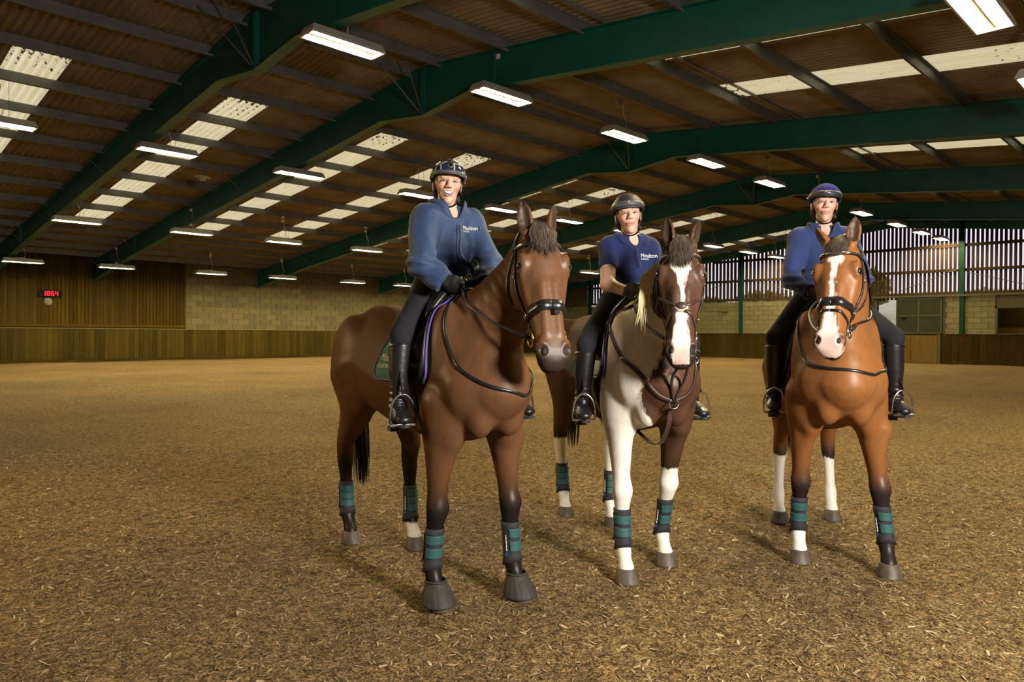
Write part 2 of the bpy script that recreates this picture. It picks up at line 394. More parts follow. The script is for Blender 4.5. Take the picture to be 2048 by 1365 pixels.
# ---- boarded gable (far)
KF = WF-.25
wf = MB()
for y0, y1, z0, z1 in [(13.95, WL+.3, -.4, 3.42), (12.97, 13.95, -.4, 1.5), (8.55, 12.97, -.4, 3.42), (WR, 8.55, -.4, 1.5), (WR, 8.55, 2.82, 3.42), (34.0, WL+.3, 3.42, roof_z(34.0))]:
    wf.lohi((WF+.05, y0, z0), (WF+.25, y1, z1))
wfar = wf.build('wall_far', M['mortar']); struct(wfar, 'gable wall of pale blocks with slatted boarding above')
def far_block(y0, y1, z0, z1): MB().lohi((WF+.005, y0+.008, z0+.008), (WF+.06, y1-.008, z1-.008)).build('block', M['block'], wfar)
for r in range(7):
    z0 = 1.5+r*.275
    for ya, yb in ((15.6, 37.9), (8.55, 10.72)):
        y = ya-(.3 if r % 2 else 0)
        while y < yb:
            a, b = max(y, ya), min(y+.6, yb)
            if b-a > .08: far_block(a, b, z0, min(z0+.275, 3.42))
            y += .6
# space boarding
def board(y0, y1, z0):
    zt = roof_z((y0+y1)/2)-.28
    MB().lohi((WF+.10, y0, z0), (WF+.125, y1, zt)).build('board', M['boarding'], wfar)
y = 3.6
while y < 17.6: board(y, y+.125, 3.30); y += .196
while y < 33.9: board(y, y+.165, 3.50); y += .25
for z in (3.56, 4.72, 5.95):
    ymax = 34 if z < 4.8 else (RY+(RZ-.5-z)/SL)
    MB().lohi((WF-.02, 2, z-.07), (WF+.09, min(33.9, ymax), z+.07)).build('girt', M['boarding'], wfar)
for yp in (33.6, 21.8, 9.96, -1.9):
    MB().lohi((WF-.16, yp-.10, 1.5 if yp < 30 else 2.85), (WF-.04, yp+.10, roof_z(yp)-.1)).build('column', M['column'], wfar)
mb = MB(); e = [(WL, roof_z(WL)-.05), (RY, RZ-.05), (WR, roof_z(WR)-.05)]
for (y0, z0), (y1, z1) in zip(e[:-1], e[1:]): mb.prism([(y0, z0), (y1, z1), (y1, z1-.42), (y0, z0-.42)], 0, WF-.16, WF-.02)
mb.build('gable_rafter', M['green'], wfar)
for y0, y1, z0, z1 in ((33.6, 36.8, 4.3, 2.6), (33.4, 29.5, 4.6, 3.5), (21.6, 17.5, 4.9, 3.6), (22.0, 26.0, 4.9, 3.6), (9.8, 6.4, 4.6, 3.6), (10.1, 13.2, 4.8, 3.6)):
    MB().tube([(WF-.05, y0, z0), (WF-.05, y1, z1)], .03 if y0 == 33.6 else .016, 6).build('brace', M['green'] if y0 == 33.6 else M['darksteel'], wfar)
# kickboards along the gable
bf = MB().lohi((KF, 10.45, -.1), (KF+.2, WL, 1.49)).lohi((KF, WR, -.1), (KF+.2, 10.45, 1.49)).build('baseboard_far', M['kickdark']); struct(bf, 'dark timber kickboards along the gable')
pm = MB().box((0, 0, 0), (.03, .29, 1.46)).mesh('plank'); pm2 = pm.copy()
y = 3.6
while y < 37.6:
    if not (10.75 < y < 14.6):
        o = link('plank', pm if y < 10.75 else pm2, M['kickdark'] if y < 10.75 else M['kick'], bf); o.location = (KF-.016+random.uniform(-.004, .004), y, .745)
    y += .3
MB().lohi((KF-.06, 3, 1.47), (KF+.22, 10.6, 1.51)).lohi((KF-.06, 14.7, 1.47), (KF+.22, WL, 1.51)).build('top_rail', M['kickdark'], bf)
# plywood gate in the kickboards
gt = empty('kickboard_gate', (KF-.05, 12.6, 0)); tag(gt, 'plain plywood gate in the kickboards under the green sliding door', 'gate')
for a, b in ((-1.62, -.42), (-.40, .80), (.82, 1.95)): MB().lohi((-.03, a, .03), (.03, b, 1.44)).build('gate_panel', M['ply'], gt)
MB().lohi((-.05, -1.76, .0), (.05, -1.64, 1.5)).build('gate_post', M['doorrib'], gt)
# sliding doors
for nm, (a, b) in (('door_1', (10.82, 12.97)), ('door_2', (13.95, 15.6))):
    d = MB().lohi((WF-.14, a, 1.52), (WF-.10, b, 3.34)).build(nm, M['door']); struct(d, 'green-grey sheet sliding door' if nm == 'door_1' else 'green-grey sliding door behind the chestnut rider')
    mid = (a+b)/2
    for y0, y1, z0, z1 in ((a, b, 3.30, 3.36), (a, b, 1.52, 1.58), (a, a+.06, 1.52, 3.36), (b-.06, b, 1.52, 3.36), (mid-.03, mid+.03, 1.52, 3.36), (a, b, 2.42, 2.47)):
        MB().lohi((WF-.165, y0, z0), (WF-.14, y1, z1)).build('door_rib', M['doorrib'], d)
    if nm == 'door_1': MB().lohi((WF-.18, 12.45, 2.28), (WF-.14, 12.68, 2.36)).build('door_handle', M['black'], d)
MB().lohi((WF-.2, 5.5, 3.40), (WF-.06, 15.9, 3.50)).build('door_track', M['doorrib'], wfar)
# viewing window with a gallery room behind it
win = MB().lohi((WF-.02, 8.47, 1.48), (WF+.1, 8.57, 2.86)).lohi((WF-.02, 3, 2.78), (WF+.1, 8.57, 2.86)).lohi((WF-.02, 3, 1.48), (WF+.1, 8.57, 1.55)).build('window_1', M['doorrib']); struct(win, 'viewing gallery window opening beside the green column')
M['pane'] = newmat('window_glass')[0]
g_ = M['pane'].node_tree.nodes['Principled BSDF']; g_.inputs['Transmission Weight'].default_value = 1; g_.inputs['Roughness'].default_value = .02; g_.inputs['IOR'].default_value = 1.1
MB().lohi((WF+.02, 3, 1.55), (WF+.026, 8.47, 2.78)).build('pane', M['pane'], win)
gal = MB().lohi((WF+.26, 2.6, 1.3), (WF+3, 9.2, 1.36)).lohi((WF+3, 2.6, 1.3), (WF+3.1, 9.2, 3.2)).lohi((WF+.26, 2.6, 3.15), (WF+3, 9.2, 3.2)).lohi((WF+.26, 9.1, 1.3), (WF+3, 9.2, 3.2)).lohi((WF+.26, 2.6, 1.3), (WF+3, 2.7, 3.2))
M['gtube'] = emit('gallery_fill_tube', (1.0, .85, .45), 110.0)
gl_ = empty('gallery_fill_light', (WF+1.4, 6.6, 3.12)); tag(gl_, 'added fill tube light inside the viewing gallery', 'ceiling light')  # unseen lamp, added to brighten the gallery interior
MB().tube([(0, -1.2, -.04), (0, 1.2, -.04)], .02, 7).build('tube', M['gtube'], gl_)
MB().lohi((-.05, -1.3, -.02), (.05, 1.3, .03)).build('batten', M['white'], gl_)
g2 = gal.build('wall_gallery', M['clad']); struct(g2, 'timber lined viewing gallery behind the window')
MB().lohi((WF+2.2, 2.8, 1.36), (WF+2.95, 9.0, 1.85)).build('gallery_bench', M['ply'], g2)
# ---- the walls behind the camera
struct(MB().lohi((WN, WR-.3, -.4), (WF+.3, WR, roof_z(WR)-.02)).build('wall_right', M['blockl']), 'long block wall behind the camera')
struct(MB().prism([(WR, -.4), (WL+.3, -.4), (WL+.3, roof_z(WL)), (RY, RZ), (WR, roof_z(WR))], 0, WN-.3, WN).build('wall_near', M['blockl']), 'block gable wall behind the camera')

# ---- outside, seen through the slats and the open door
M['grass'] = mat('rough_grass', (.46, .47, .26), .95, col2=(.60, .56, .40), nscale=.9)
struct(link('ground', grid_mesh('ground', np.linspace(WF+.3, 130, 30), np.linspace(-60, 110, 40), lambda X, Y: .15*np.clip(X-WF-1.5, 0, 40)-.1+.25*np.sin(X*.4+Y*.3)), M['grass']), 'rough grass bank outside the gable')
M['leaf'] = [mat('autumn_leaf', (.34, .30, .08), .8, var=.5, nscale=1.2), mat('green_leaf', (.14, .19, .06), .8, var=.5, nscale=1.2), mat('russet_leaf', (.30, .17, .07), .8, var=.5, nscale=1.2)]
M['bark'] = mat('bark', (.10, .075, .05), .9, var=.3)
def tree(x, y, h, r, mi, lab):
    t = empty('tree', (x, y, .15*(x-WF-1.5)-.2)); tag(t, lab, 'tree', 'trees outside the gable')
    MB().tube([(0, 0, -.4), (.05, .05, h*.35), (-.05, .1, h*.75)], [.16, .13, .05], 7).build('trunk', M['bark'], t)
    g = np.random.default_rng(int(x*31+y*7)); n = 900
    d = g.normal(size=(n, 3)); d /= np.linalg.norm(d, axis=1)[:, None]; d *= (g.random(n)**.45)[:, None]
    c = d*np.array([r, r, h*.36])+np.array([0, 0, h*.62]); a = g.normal(size=(n, 3))*.20; b = g.normal(size=(n, 3))*.20
    v = np.stack([c-a, c+b, c+a, c-b], 1).reshape(-1, 3); f = np.arange(n*4).reshape(n, 4)
    o = link('foliage', np_mesh('foliage', v, f), M['leaf'][mi], t); o['kind'] = 'stuff'
tree(52, 25.5, 3.6, 2.4, 0, 'yellowing tree behind the slats left of the chestnut horse')
tree(53, 30.5, 3.0, 2.0, 1, 'green tree behind the slats beside the corner')
tree(55, 22.0, 3.4, 1.8, 2, 'russet tree behind the slats near the second green column')
tree(62, 21.6, 4.2, 1.6, 0, 'pale tree on the bank behind the slats over the open door')
tree(52, 11.2, 3.0, 1.3, 0, 'slim tree behind the slats right of the door column')
tree(58, 8.6, 3.6, 1.3, 1, 'dark green tree behind the slats over the viewing window')

# ================================================================== LAMPS AND WALL FITTINGS
def lamp_proto():
    t = empty('hanging_light')
    mb = MB()                                       # folded steel tray, open below
    L_, W_, H_ = 1.40, .44, .15
    top = [(-L_/2+.05, -W_/2+.05), (L_/2-.05, -W_/2+.05), (L_/2-.05, W_/2-.05), (-L_/2+.05, W_/2-.05)]
    bo = [(-L_/2, -W_/2), (L_/2, -W_/2), (L_/2, W_/2), (-L_/2, W_/2)]
    bi = [(-L_/2+.025, -W_/2+.025), (L_/2-.025, -W_/2+.025), (L_/2-.025, W_/2-.025), (-L_/2+.025, W_/2-.025)]
    v = [(*p, H_) for p in top]+[(*p, .03) for p in bo]+[(*p, 0) for p in bo]+[(*p, 0) for p in bi]
    f = [(0, 1, 2, 3)]+[(a+i, a+4+i, a+4+(i+1) % 4, a+(i+1) % 4) for a in (0, 4, 8) for i in range(4)]
    mb.add(v, f); mb.build('housing', M['lampcase'], t)
    # ribbed reflector inside
    mb = MB(); prof = [(-W_/2+.025, .003), (-.11, .055), (-.04, .02), (.0, .035), (.04, .02), (.11, .055), (W_/2-.025, .003)]
    n = len(prof); mb.add([(x, y, z) for x in (-L_/2+.025, L_/2-.025) for y, z in prof], [(i, i+1, n+i+1, n+i) for i in range(n-1)])
    mb.build('reflector', M['tray'], t)
    for y in (-.125, -.075, .075, .125):
        MB().tube([(-L_/2+.05, y, .024), (L_/2-.05, y, .024)], .013, 6).build('tube', M['tube'], t)
    MB().lohi((-.26, -.06, H_), (.26, .06, H_+.03)).lohi((-.06, -.02, H_+.028), (.06, .02, H_+.05)).build('mounting_bracket', M['lampcase'], t)
    return t
proto = lamp_proto()
def copy_tree(o, parent=None):
    c = o.copy(); COL.objects.link(c); c.parent = parent
    for ch in list(o.children): copy_tree(ch, c)
    return c
ROWS = [(10.7, 6.20, [6.66, 10.35, 14.5, 18.35, 22.2, 26.1, 30.05, 34.2, 37.6, 40.6], 'ridge'),
        (19.0, 5.86, [3.3, 6.8, 10.4, 14.65, 18.4, 22.1, 25.9, 29.6, 33.3, 36.95, 40.3], 'upper long-wall'),
        (26.5, 4.90, [3.1, 6.7, 10.32, 13.85, 17.66, 21.23, 24.9, 28.56, 32.7], 'middle long-wall'),
        (34.2, 4.12, [6.75, 10.15, 14.2, 17.8, 21.9, 25.4, 29.5], 'long-wall eave'),
        (2.23, 5.20, [6.27, 9.98, 13.6], 'outer')]
ORD = ['last', 'second', 'third', 'fourth', 'fifth', 'sixth', 'seventh', 'eighth', 'ninth', 'tenth', 'eleventh']
first = True
for y, z, xs, where in ROWS:
    for i, x in enumerate(xs):
        o = proto if first else copy_tree(proto); first = False
        o.location = (x, y, z)
        q = len(xs)-1-i
        tag(o, 'white hanging tray light %s the slatted gable in the %s row' % ('nearest' if q == 0 else ORD[q]+' from', where), 'ceiling light', 'hanging tray lights of the %s row' % where)
        def reach(dx):
            under = min(abs(x+dx-fx) for fx in FRX) < .14
            return ((4.40 if y > 33 else roof_z(y)-.16-D-.022) if under else roof_z(y)+.035)-z
        for dx in (-.2, .2): MB().tube([(dx, 0, .16), (dx, 0, max(.2, reach(dx)))], .004, 5).build('suspension_wire', M['darksteel'], o)
        dz = max(.25, min(min(reach(t) for t in (-.1, 0, .1, .2)), roof_z(y)-.2-z))
        MB().tube(catmull([(.06, 0, .17), (.10, .03, .17+(dz-.17)*.3), (.03, .06, .17+(dz-.17)*.6), (.06, .08, dz-.05), (.02, .1, dz)], 12), .007, 5).build('flex', M['white'], o)
        MB().box((.02, .12, dz-.045), (.08, .08, .09)).build('junction_box', M['white'], o)

# digital clock and the round sounder under it
ck = empty('digital_clock', (8.5, WL-.10, 3.10)); tag(ck, 'black digital clock with red 10:54 digits on the timber cladding', 'clock')
MB().lohi((-.47, -.05, -.15), (.47, .05, .15)).build('clock_case', M['black'], ck)
M['led'] = emit('red_led', (1.0, .01, .04), .9)
SEG = {'a': ((-.5, 1), (.5, 1)), 'b': ((.5, 1), (.5, 0)), 'c': ((.5, 0), (.5, -1)), 'd': ((-.5, -1), (.5, -1)), 'e': ((-.5, -1), (-.5, 0)), 'f': ((-.5, 0), (-.5, 1)), 'g': ((-.5, 0), (.5, 0))}
for cx_, segs in ((-.235, 'bc'), (-.075, 'abcdef'), (.095, 'acdfg'), (.255, 'bcfg')):
    mb = MB()
    for s_ in segs:
        (x0, y0), (x1, y1) = SEG[s_]; x0, x1 = cx_+x0*.085, cx_+x1*.085; y0, y1 = y0*.085, y1*.085; q = .016
        mb.lohi((min(x0, x1)-q, -.06, min(y0, y1)-q), (max(x0, x1)+q, -.05, max(y0, y1)+q))
    mb.build('digit', M['led'], ck)
MB().lohi((-.003, -.06, .03), (.022, -.05, .055)).lohi((-.003, -.06, -.055), (.022, -.05, -.03)).build('colon', M['led'], ck)
M['sounder'] = mat('aged_cream_plastic', (.14, .12, .07), .5)
sd = empty('round_sounder', (8.45, WL-.05, 2.74)); tag(sd, 'small round pale sounder fixed below the digital clock', 'sounder')
o = MB().lathe([(.15, 0), (.15, .04), (.13, .07), (.05, .09), (.0005, .095)], 20).build('sounder_dome', M['sounder'], sd, True); o.rotation_euler = (math.pi/2, 0, 0)
o = MB().lathe([(.165, -.02), (.165, .01)], 20).build('sounder_base', M['lampcase'], sd); o.rotation_euler = (math.pi/2, 0, 0)
# dished detector hanging between the first two frames
dt = empty('hanging_detector', (8.6, 21.3, 5.80)); tag(dt, 'pale dished detector hanging on a wire below the rooflights', 'detector')
MB().lathe([(.02, .11), (.21, .085), (.22, .06), (.10, .05), (.10, 0), (.08, -.02), (.0005, -.02)], 18).build('detector_dish', M['lampcase'], dt, True)
MB().tube([(0, 0, .1), (0, 0, roof_z(21.3)-.05-5.8)], .005, 5).build('suspension_wire', M['darksteel'], dt)
# wall box on the gable
wb = MB().lohi((WF-.12, 22.6, 2.85), (WF-.01, 23.1, 3.2)).lohi((WF-.135, 22.63, 2.88), (WF-.12, 23.07, 3.17)).build('wall_box', M['rail']); tag(wb, 'pale electrical box on the gable blocks beside the second green column', 'wall box')

# ================================================================== BODIES: distance fields meshed by surface nets
class Field:
    """signed distance on a rectilinear grid; shapes are blended in with a smooth minimum"""
    def __init__(s, xs, ys, zs):
        s.ax = [np.asarray(a, np.float32) for a in (xs, ys, zs)]
        s.d = np.full([len(a) for a in s.ax], .25, np.float32)
    def box(s, lo, hi):
        sl = []
        for a, l, h in zip(s.ax, lo, hi):
            i0 = max(0, int(np.searchsorted(a, l))-1); i1 = min(len(a), int(np.searchsorted(a, h))+2); sl.append(slice(i0, max(i1, i0)))
        P = np.stack(np.meshgrid(*[a[q] for a, q in zip(s.ax, sl)], indexing='ij'), -1)
        return tuple(sl), P
    def blend(s, sl, d, k, sub=False):
        if d.size == 0: return
        o = s.d[sl]
        if sub:
            h = np.clip(.5-.5*(o+d)/k, 0, 1); s.d[sl] = o*(1-h)-d*h+k*h*(1-h)
        else:
            h = np.clip(.5+.5*(o-d)/k, 0, 1); s.d[sl] = o*(1-h)+d*h-k*h*(1-h)
    def ell(s, c, r, k=.03, R=None, sub=False):
        c = np.asarray(c, np.float32); r = np.asarray(r, np.float32); m = max(r)+k+.02
        sl, P = s.box(c-m, c+m); q = P-c
        if R is not None: q = q @ np.asarray(R, np.float32).T     # rows of R: the ellipsoid's own axes
        k0 = np.sqrt(((q/r)**2).sum(-1)); k1 = np.sqrt(((q/(r*r))**2).sum(-1))+1e-9
        s.blend(sl, k0*(k0-1)/k1, k, sub)
    def cap(s, a, b, ra, rb, k=.03, sub=False):
        a = np.asarray(a, np.float32); b = np.asarray(b, np.float32); m = max(ra, rb)+k+.02
        sl, P = s.box(np.minimum(a, b)-m, np.maximum(a, b)+m); ab = b-a
        t = np.clip(((P-a)@ab)/(ab@ab), 0, 1); q = P-a-t[..., None]*ab
        s.blend(sl, np.sqrt((q*q).sum(-1))-(ra+(rb-ra)*t), k, sub)
    def tube(s, rows, k=.03, n=None, p=2.0, flat=0.0):
        """rows: centre xyz, side vector xyz, half-width, half-height up, half-height down"""
        rows = np.asarray(rows, np.float32)
        if n: rows = catmull(rows, n).astype(np.float32)
        c = rows[:, :3]; m = rows[:, 6:9].max()+k+.03
        sl, P = s.box(c.min(0)-m, c.max(0)+m)
        best = np.full(P.shape[:3], 9, np.float32)
        for i in range(len(rows)-1):
            ab = c[i+1]-c[i]; L = float(np.sqrt(ab@ab)); axis = ab/L; mm = rows[i:i+2, 6:9].max()+k+.02
            mv = mm*np.sqrt(np.clip(1-axis**2, 0, 1))+(L*.9+.03)*np.abs(axis); ends = mm*np.abs(axis)
            lo = np.minimum(c[i], c[i+1])-mv; hi = np.maximum(c[i], c[i+1])+mv
            if i == 0: lo = np.minimum(lo, c[0]-mm); hi = np.maximum(hi, c[0]+mm)
            if i == len(rows)-2: lo = np.minimum(lo, c[-1]-mm); hi = np.maximum(hi, c[-1]+mm)
            sub = tuple(slice(max(0, int(np.searchsorted(s.ax[j][sl[j]], lo[j]))-1), int(np.searchsorted(s.ax[j][sl[j]], hi[j]))+1) for j in range(3))
            Q = P[sub]
            if Q.size == 0: continue
            t = np.clip(((Q-c[i])@ab)/(L*L), 0, 1)[..., None]
            r = rows[i]*(1-t)+rows[i+1]*t
            q = Q-r[..., :3]; sd = r[..., 3:6]; sd = sd/np.linalg.norm(sd, axis=-1, keepdims=True)
            a = (q*axis).sum(-1); uu = (q*sd).sum(-1); up_ = np.cross(sd, axis); v = (q*up_).sum(-1)
            w = r[..., 6]; h = np.where(v > 0, r[..., 7], r[..., 8])
            if flat: w = w*(1-flat*np.clip(v/h, 0, 1))
            mn = np.minimum(w, np.minimum(r[..., 7], r[..., 8]))
            if p == 2.0: kk = np.sqrt((uu/w)**2+(v/h)**2+(a/mn)**2)
            else: kk = ((np.abs(uu)/w)**p+(np.abs(v)/h)**p+(np.abs(a)/mn)**p)**(1/p)
            best[sub] = np.minimum(best[sub], (kk-1)*mn)
        s.blend(sl, best, k)
    def clip(s, fn, k=.004):
        """keep only where fn(P) < 0"""
        P = np.stack(np.meshgrid(*s.ax, indexing='ij'), -1); s.d = np.maximum(s.d, fn(P).astype(np.float32))
    def smooth(s, n=1):
        for _ in range(n):
            d = s.d
            for ax in range(3):
                e = d.copy(); sl = [slice(None)]*3; a = sl.copy(); b = sl.copy(); c = sl.copy()
                a[ax] = slice(1, -1); b[ax] = slice(0, -2); c[ax] = slice(2, None)
                e[tuple(a)] = .5*d[tuple(a)]+.25*(d[tuple(b)]+d[tuple(c)]); d = e
            s.d = d
    def mesh(s, name):
        d = s.d.copy(); 
        for ax in range(3):
            a = [slice(None)]*3; a[ax] = 0; d[tuple(a)] = np.maximum(d[tuple(a)], .01); a[ax] = -1; d[tuple(a)] = np.maximum(d[tuple(a)], .01)
        ins = d < 0; nx, ny, nz = d.shape
        cnt = np.zeros((nx-1, ny-1, nz-1), np.int8)
        for i in (0, 1):
            for j in (0, 1):
                for k in (0, 1): cnt += ins[i:nx-1+i, j:ny-1+j, k:nz-1+k]
        act = (cnt > 0) & (cnt < 8); idx = np.argwhere(act); ids = np.full(act.shape, -1, np.int64); ids[act] = np.arange(len(idx))
        acc = np.zeros((len(idx), 3)); num = np.zeros(len(idx))
        ii, jj, kk = idx.T
        crn = [(i, j, k) for i in (0, 1) for j in (0, 1) for k in (0, 1)]
        for a in range(8):
            for b in range(a+1, 8):
                A, B = crn[a], crn[b]
                if sum(abs(p-q) for p, q in zip(A, B)) != 1: continue
                da = d[ii+A[0], jj+A[1], kk+A[2]]; db = d[ii+B[0], jj+B[1], kk+B[2]]
                m = (da < 0) != (db < 0); t = np.where(m, da/np.where(m, da-db, 1), 0)
                pt = np.stack([A[x]+(B[x]-A[x])*t for x in range(3)], -1)
                acc += pt*m[:, None]; num += m
        loc = acc/num[:, None]; v = np.zeros_like(loc)
        for x in range(3):
            a = s.ax[x].astype(np.float64); v[:, x] = a[idx[:, x]]*(1-loc[:, x])+a[idx[:, x]+1]*loc[:, x]
        faces = []
        for ax in range(3):
            o1, o2 = [(1, 2), (2, 0), (0, 1)][ax]
            sa = [slice(None)]*3; sb = [slice(None)]*3; sa[ax] = slice(0, -1); sb[ax] = slice(1, None)
            cr = ins[tuple(sa)] != ins[tuple(sb)]; e = np.argwhere(cr)
            e = e[(e[:, o1] > 0) & (e[:, o2] > 0) & (e[:, o1] < d.shape[o1]-1) & (e[:, o2] < d.shape[o2]-1)]
            fl_ = ins[tuple(e.T)]
            def g(a, b):
                q = e.copy(); q[:, o1] -= a; q[:, o2] -= b; return ids[tuple(q.T)]
            f = np.stack([g(1, 1), g(0, 1), g(0, 0), g(1, 0)], -1); f[~fl_] = f[~fl_][:, ::-1]; faces.append(f)
        f = np.concatenate(faces); f = f[(f >= 0).all(1)]
        return np_mesh(name, v, f), v
def vnoise(P, sc, seed=0):
    """cheap smooth 3-D noise from summed sines, about -1..1"""
    g = np.random.default_rng(seed); r = 0
    for i in range(7):
        k = g.normal(size=3); k *= sc*(.6+.9*g.random())/np.linalg.norm(k); r = r+np.sin(P@k+g.random()*6.28+1.5*np.sin(P@np.roll(k, 1)*.7+i))
    return r/4.0
def sstep(a, b, x): t = np.clip((x-a)/(b-a), 0, 1); return t*t*(3-2*t)
def set_attr(me, name, arr, kind='FLOAT'):
    if kind == 'COLOR':
        a = me.attributes.new(name, 'FLOAT_COLOR', 'POINT'); c = np.ones((len(arr), 4), np.float32); c[:, :3] = arr; a.data.foreach_set('color', c.ravel())
    else:
        a = me.attributes.new(name, 'FLOAT', 'POINT'); a.data.foreach_set('value', np.asarray(arr, np.float32))
def bvh_of(v, f): return BVHTree.FromPolygons([tuple(p) for p in v], [tuple(q) for q in f])
def faces_of(me):
    f = np.zeros(len(me.loops), np.int32); me.loops.foreach_get('vertex_index', f); return f.reshape(-1, 4)
def unit(v): v = np.asarray(v, float); return v/np.linalg.norm(v)

# ================================================================== HORSES
def coat_mat(name, white=(.74, .69, .60)):
    m, N, L, P = newmat(name)
    P.inputs['Roughness'].default_value = .50; P.inputs['Specular IOR Level'].default_value = .0
    
    tc = N.new('ShaderNodeTexCoord')
    def at(n, o): a = N.new('ShaderNodeAttribute'); a.attribute_name = n; return a.outputs[o]
    def nz(s, d=4, st=(1, 1, 1)):
        mp = N.new('ShaderNodeMapping'); mp.inputs['Scale'].default_value = st; L.new(tc.outputs['Object'], mp.inputs['Vector'])
        n = N.new('ShaderNodeTexNoise'); n.inputs['Scale'].default_value = s; n.inputs['Detail'].default_value = d; L.new(mp.outputs['Vector'], n.inputs['Vector']); return n.outputs['Fac']
    # hair-fine break-up of the coat
    mr = N.new('ShaderNodeMapRange'); mr.inputs['To Min'].default_value = .80; mr.inputs['To Max'].default_value = 1.2; L.new(nz(60, 5, (1, 1, .25)), mr.inputs['Value'])
    mm = N.new('ShaderNodeMixRGB'); mm.blend_type = 'MULTIPLY'; mm.inputs['Fac'].default_value = 1; L.new(at('coat', 'Color'), mm.inputs['Color1']); L.new(mr.outputs['Result'], mm.inputs['Color2'])
    # white markings with ragged hair edges
    ns = N.new('ShaderNodeMath'); ns.operation = 'MULTIPLY_ADD'; ns.inputs[1].default_value = .05; L.new(nz(45, 4, (1, 1, .4)), ns.inputs[0]); L.new(at('white', 'Fac'), ns.inputs[2])
    ed = N.new('ShaderNodeMapRange'); ed.inputs['From Min'].default_value = .018; ed.inputs['From Max'].default_value = .032; L.new(ns.outputs[0], ed.inputs['Value'])
    wm = N.new('ShaderNodeMixRGB'); wm.blend_type = 'MULTIPLY'; wm.inputs['Fac'].default_value = 1; wm.inputs['Color1'].default_value = (*white, 1); L.new(mr.outputs['Result'], wm.inputs['Color2'])
    m1 = N.new('ShaderNodeMixRGB'); L.new(ed.outputs['Result'], m1.inputs['Fac']); L.new(mm.outputs['Color'], m1.inputs['Color1']); L.new(wm.outputs['Color'], m1.inputs['Color2'])
    m2 = N.new('ShaderNodeMixRGB'); L.new(at('pink', 'Fac'), m2.inputs['Fac']); L.new(m1.outputs['Color'], m2.inputs['Color1']); m2.inputs['Color2'].default_value = (.50, .27, .22, 1)
    L.new(m2.outputs['Color'], P.inputs['Base Color'])
    bp = N.new('ShaderNodeBump'); bp.inputs['Strength'].default_value = .12; bp.inputs['Distance'].default_value = .004
    L.new(nz(220, 3, (1, 1, .2)), bp.inputs['Height']); L.new(bp.outputs['Normal'], P.inputs['Normal'])
    gl = N.new('ShaderNodeBsdfGlossy'); gl.inputs['Roughness'].default_value = .42; gl.inputs['Color'].default_value = (1, .93, .85, 1); L.new(bp.outputs['Normal'], gl.inputs['Normal'])
    ms = N.new('ShaderNodeMixShader'); ms.inputs['Fac'].default_value = .022; L.new(P.outputs[0], ms.inputs[1]); L.new(gl.outputs[0], ms.inputs[2]); L.new(ms.outputs[0], N['Material Output'].inputs['Surface'])
    return m
M['coat'] = coat_mat('horse_coat')
def hair_mat(name, c1, c2, rough=.45):
    m, N, L, P = newmat(name); P.inputs['Roughness'].default_value = rough; P.inputs['Specular IOR Level'].default_value = .08
    a = N.new('ShaderNodeAttribute'); a.attribute_name = 'tone'
    mx = N.new('ShaderNodeMixRGB'); mx.inputs['Color1'].default_value = (*c1, 1); mx.inputs['Color2'].default_value = (*c2, 1)
    L.new(a.outputs['Fac'], mx.inputs['Fac']); L.new(mx.outputs['Color'], P.inputs['Base Color']); return m
M['hair_black'] = hair_mat('black_horsehair', (.012, .009, .007), (.05, .036, .026))
M['hair_brown'] = hair_mat('dark_brown_horsehair', (.018, .013, .010), (.075, .055, .040))
M['hair_blond'] = hair_mat('cream_horsehair', (.66, .54, .26), (.88, .78, .48))
M['eye'] = mat('dark_eye', (.012, .006, .004), .06, spec=.8, coat=1.0)
M['hoof'] = mat('hoof_horn', (.055, .042, .032), .55, col2=(.12, .085, .055), nscale=20, stretch=(1, 1, .2), bump=.2)
M['neoprene'] = mat('black_neoprene', (.022, .021, .026), .75, var=.3, nscale=60, bump=.2, bscale=400)
M['strap_green'] = mat('teal_strap', (.022, .092, .088), .62, var=.15, nscale=60, bump=.15, bscale=300)
M['rubber'] = mat('brown_rubber', (.034, .029, .020), .7, var=.3, nscale=30)
M['leather_black'] = mat('black_leather', (.012, .011, .012), .32, var=.3, nscale=40, bump=.05, bscale=200, spec=.6)
M['leather_brown'] = mat('brown_leather', (.055, .030, .022), .4, var=.3, nscale=40, bump=.15, bscale=200)
M['steel'] = mat('polished_steel', (.72, .70, .66), .18, metal=1.0)
M['brass'] = mat('brass', (.75, .50, .12), .22, metal=1.0)
M['hollow'] = mat('nostril_shade', (.010, .007, .006), .7)

class HairMesh:
    def __init__(s, seed): s.v = []; s.f = []; s.t = []; s.g = np.random.default_rng(seed)
    def strand(s, pts, nrm, w0, w1, seg=8):
        P = catmull(pts, seg); n = len(s.v); tone = s.g.random()
        for i, p in enumerate(P):
            t = P[min(i+1, seg-1)]-P[max(i-1, 0)]; sd = np.cross(t, nrm[min(i, len(nrm)-1)] if np.ndim(nrm) > 1 else nrm); sd = sd/(np.linalg.norm(sd)+1e-9)
            u = i/(seg-1); w = (w0+(w1-w0)*u)/2*(1 if u < .7 else (1-u)/.3*.9+.1)
            nn = np.cross(sd, t); nn /= np.linalg.norm(nn)+1e-9
            s.v += [p-sd*w, p+nn*w*.35, p+sd*w]; s.t += [tone*.8, tone*.8+.2, tone*.8]
        for i in range(seg-1):
            a = n+i*3; s.f += [(a, a+1, a+4, a+3), (a+1, a+2, a+5, a+4)]
    def build(s, name, material, parent):
        me = np_mesh(name, np.array(s.v), np.array(s.f)); set_attr(me, 'tone', s.t); return link(name, me, material, parent, True)

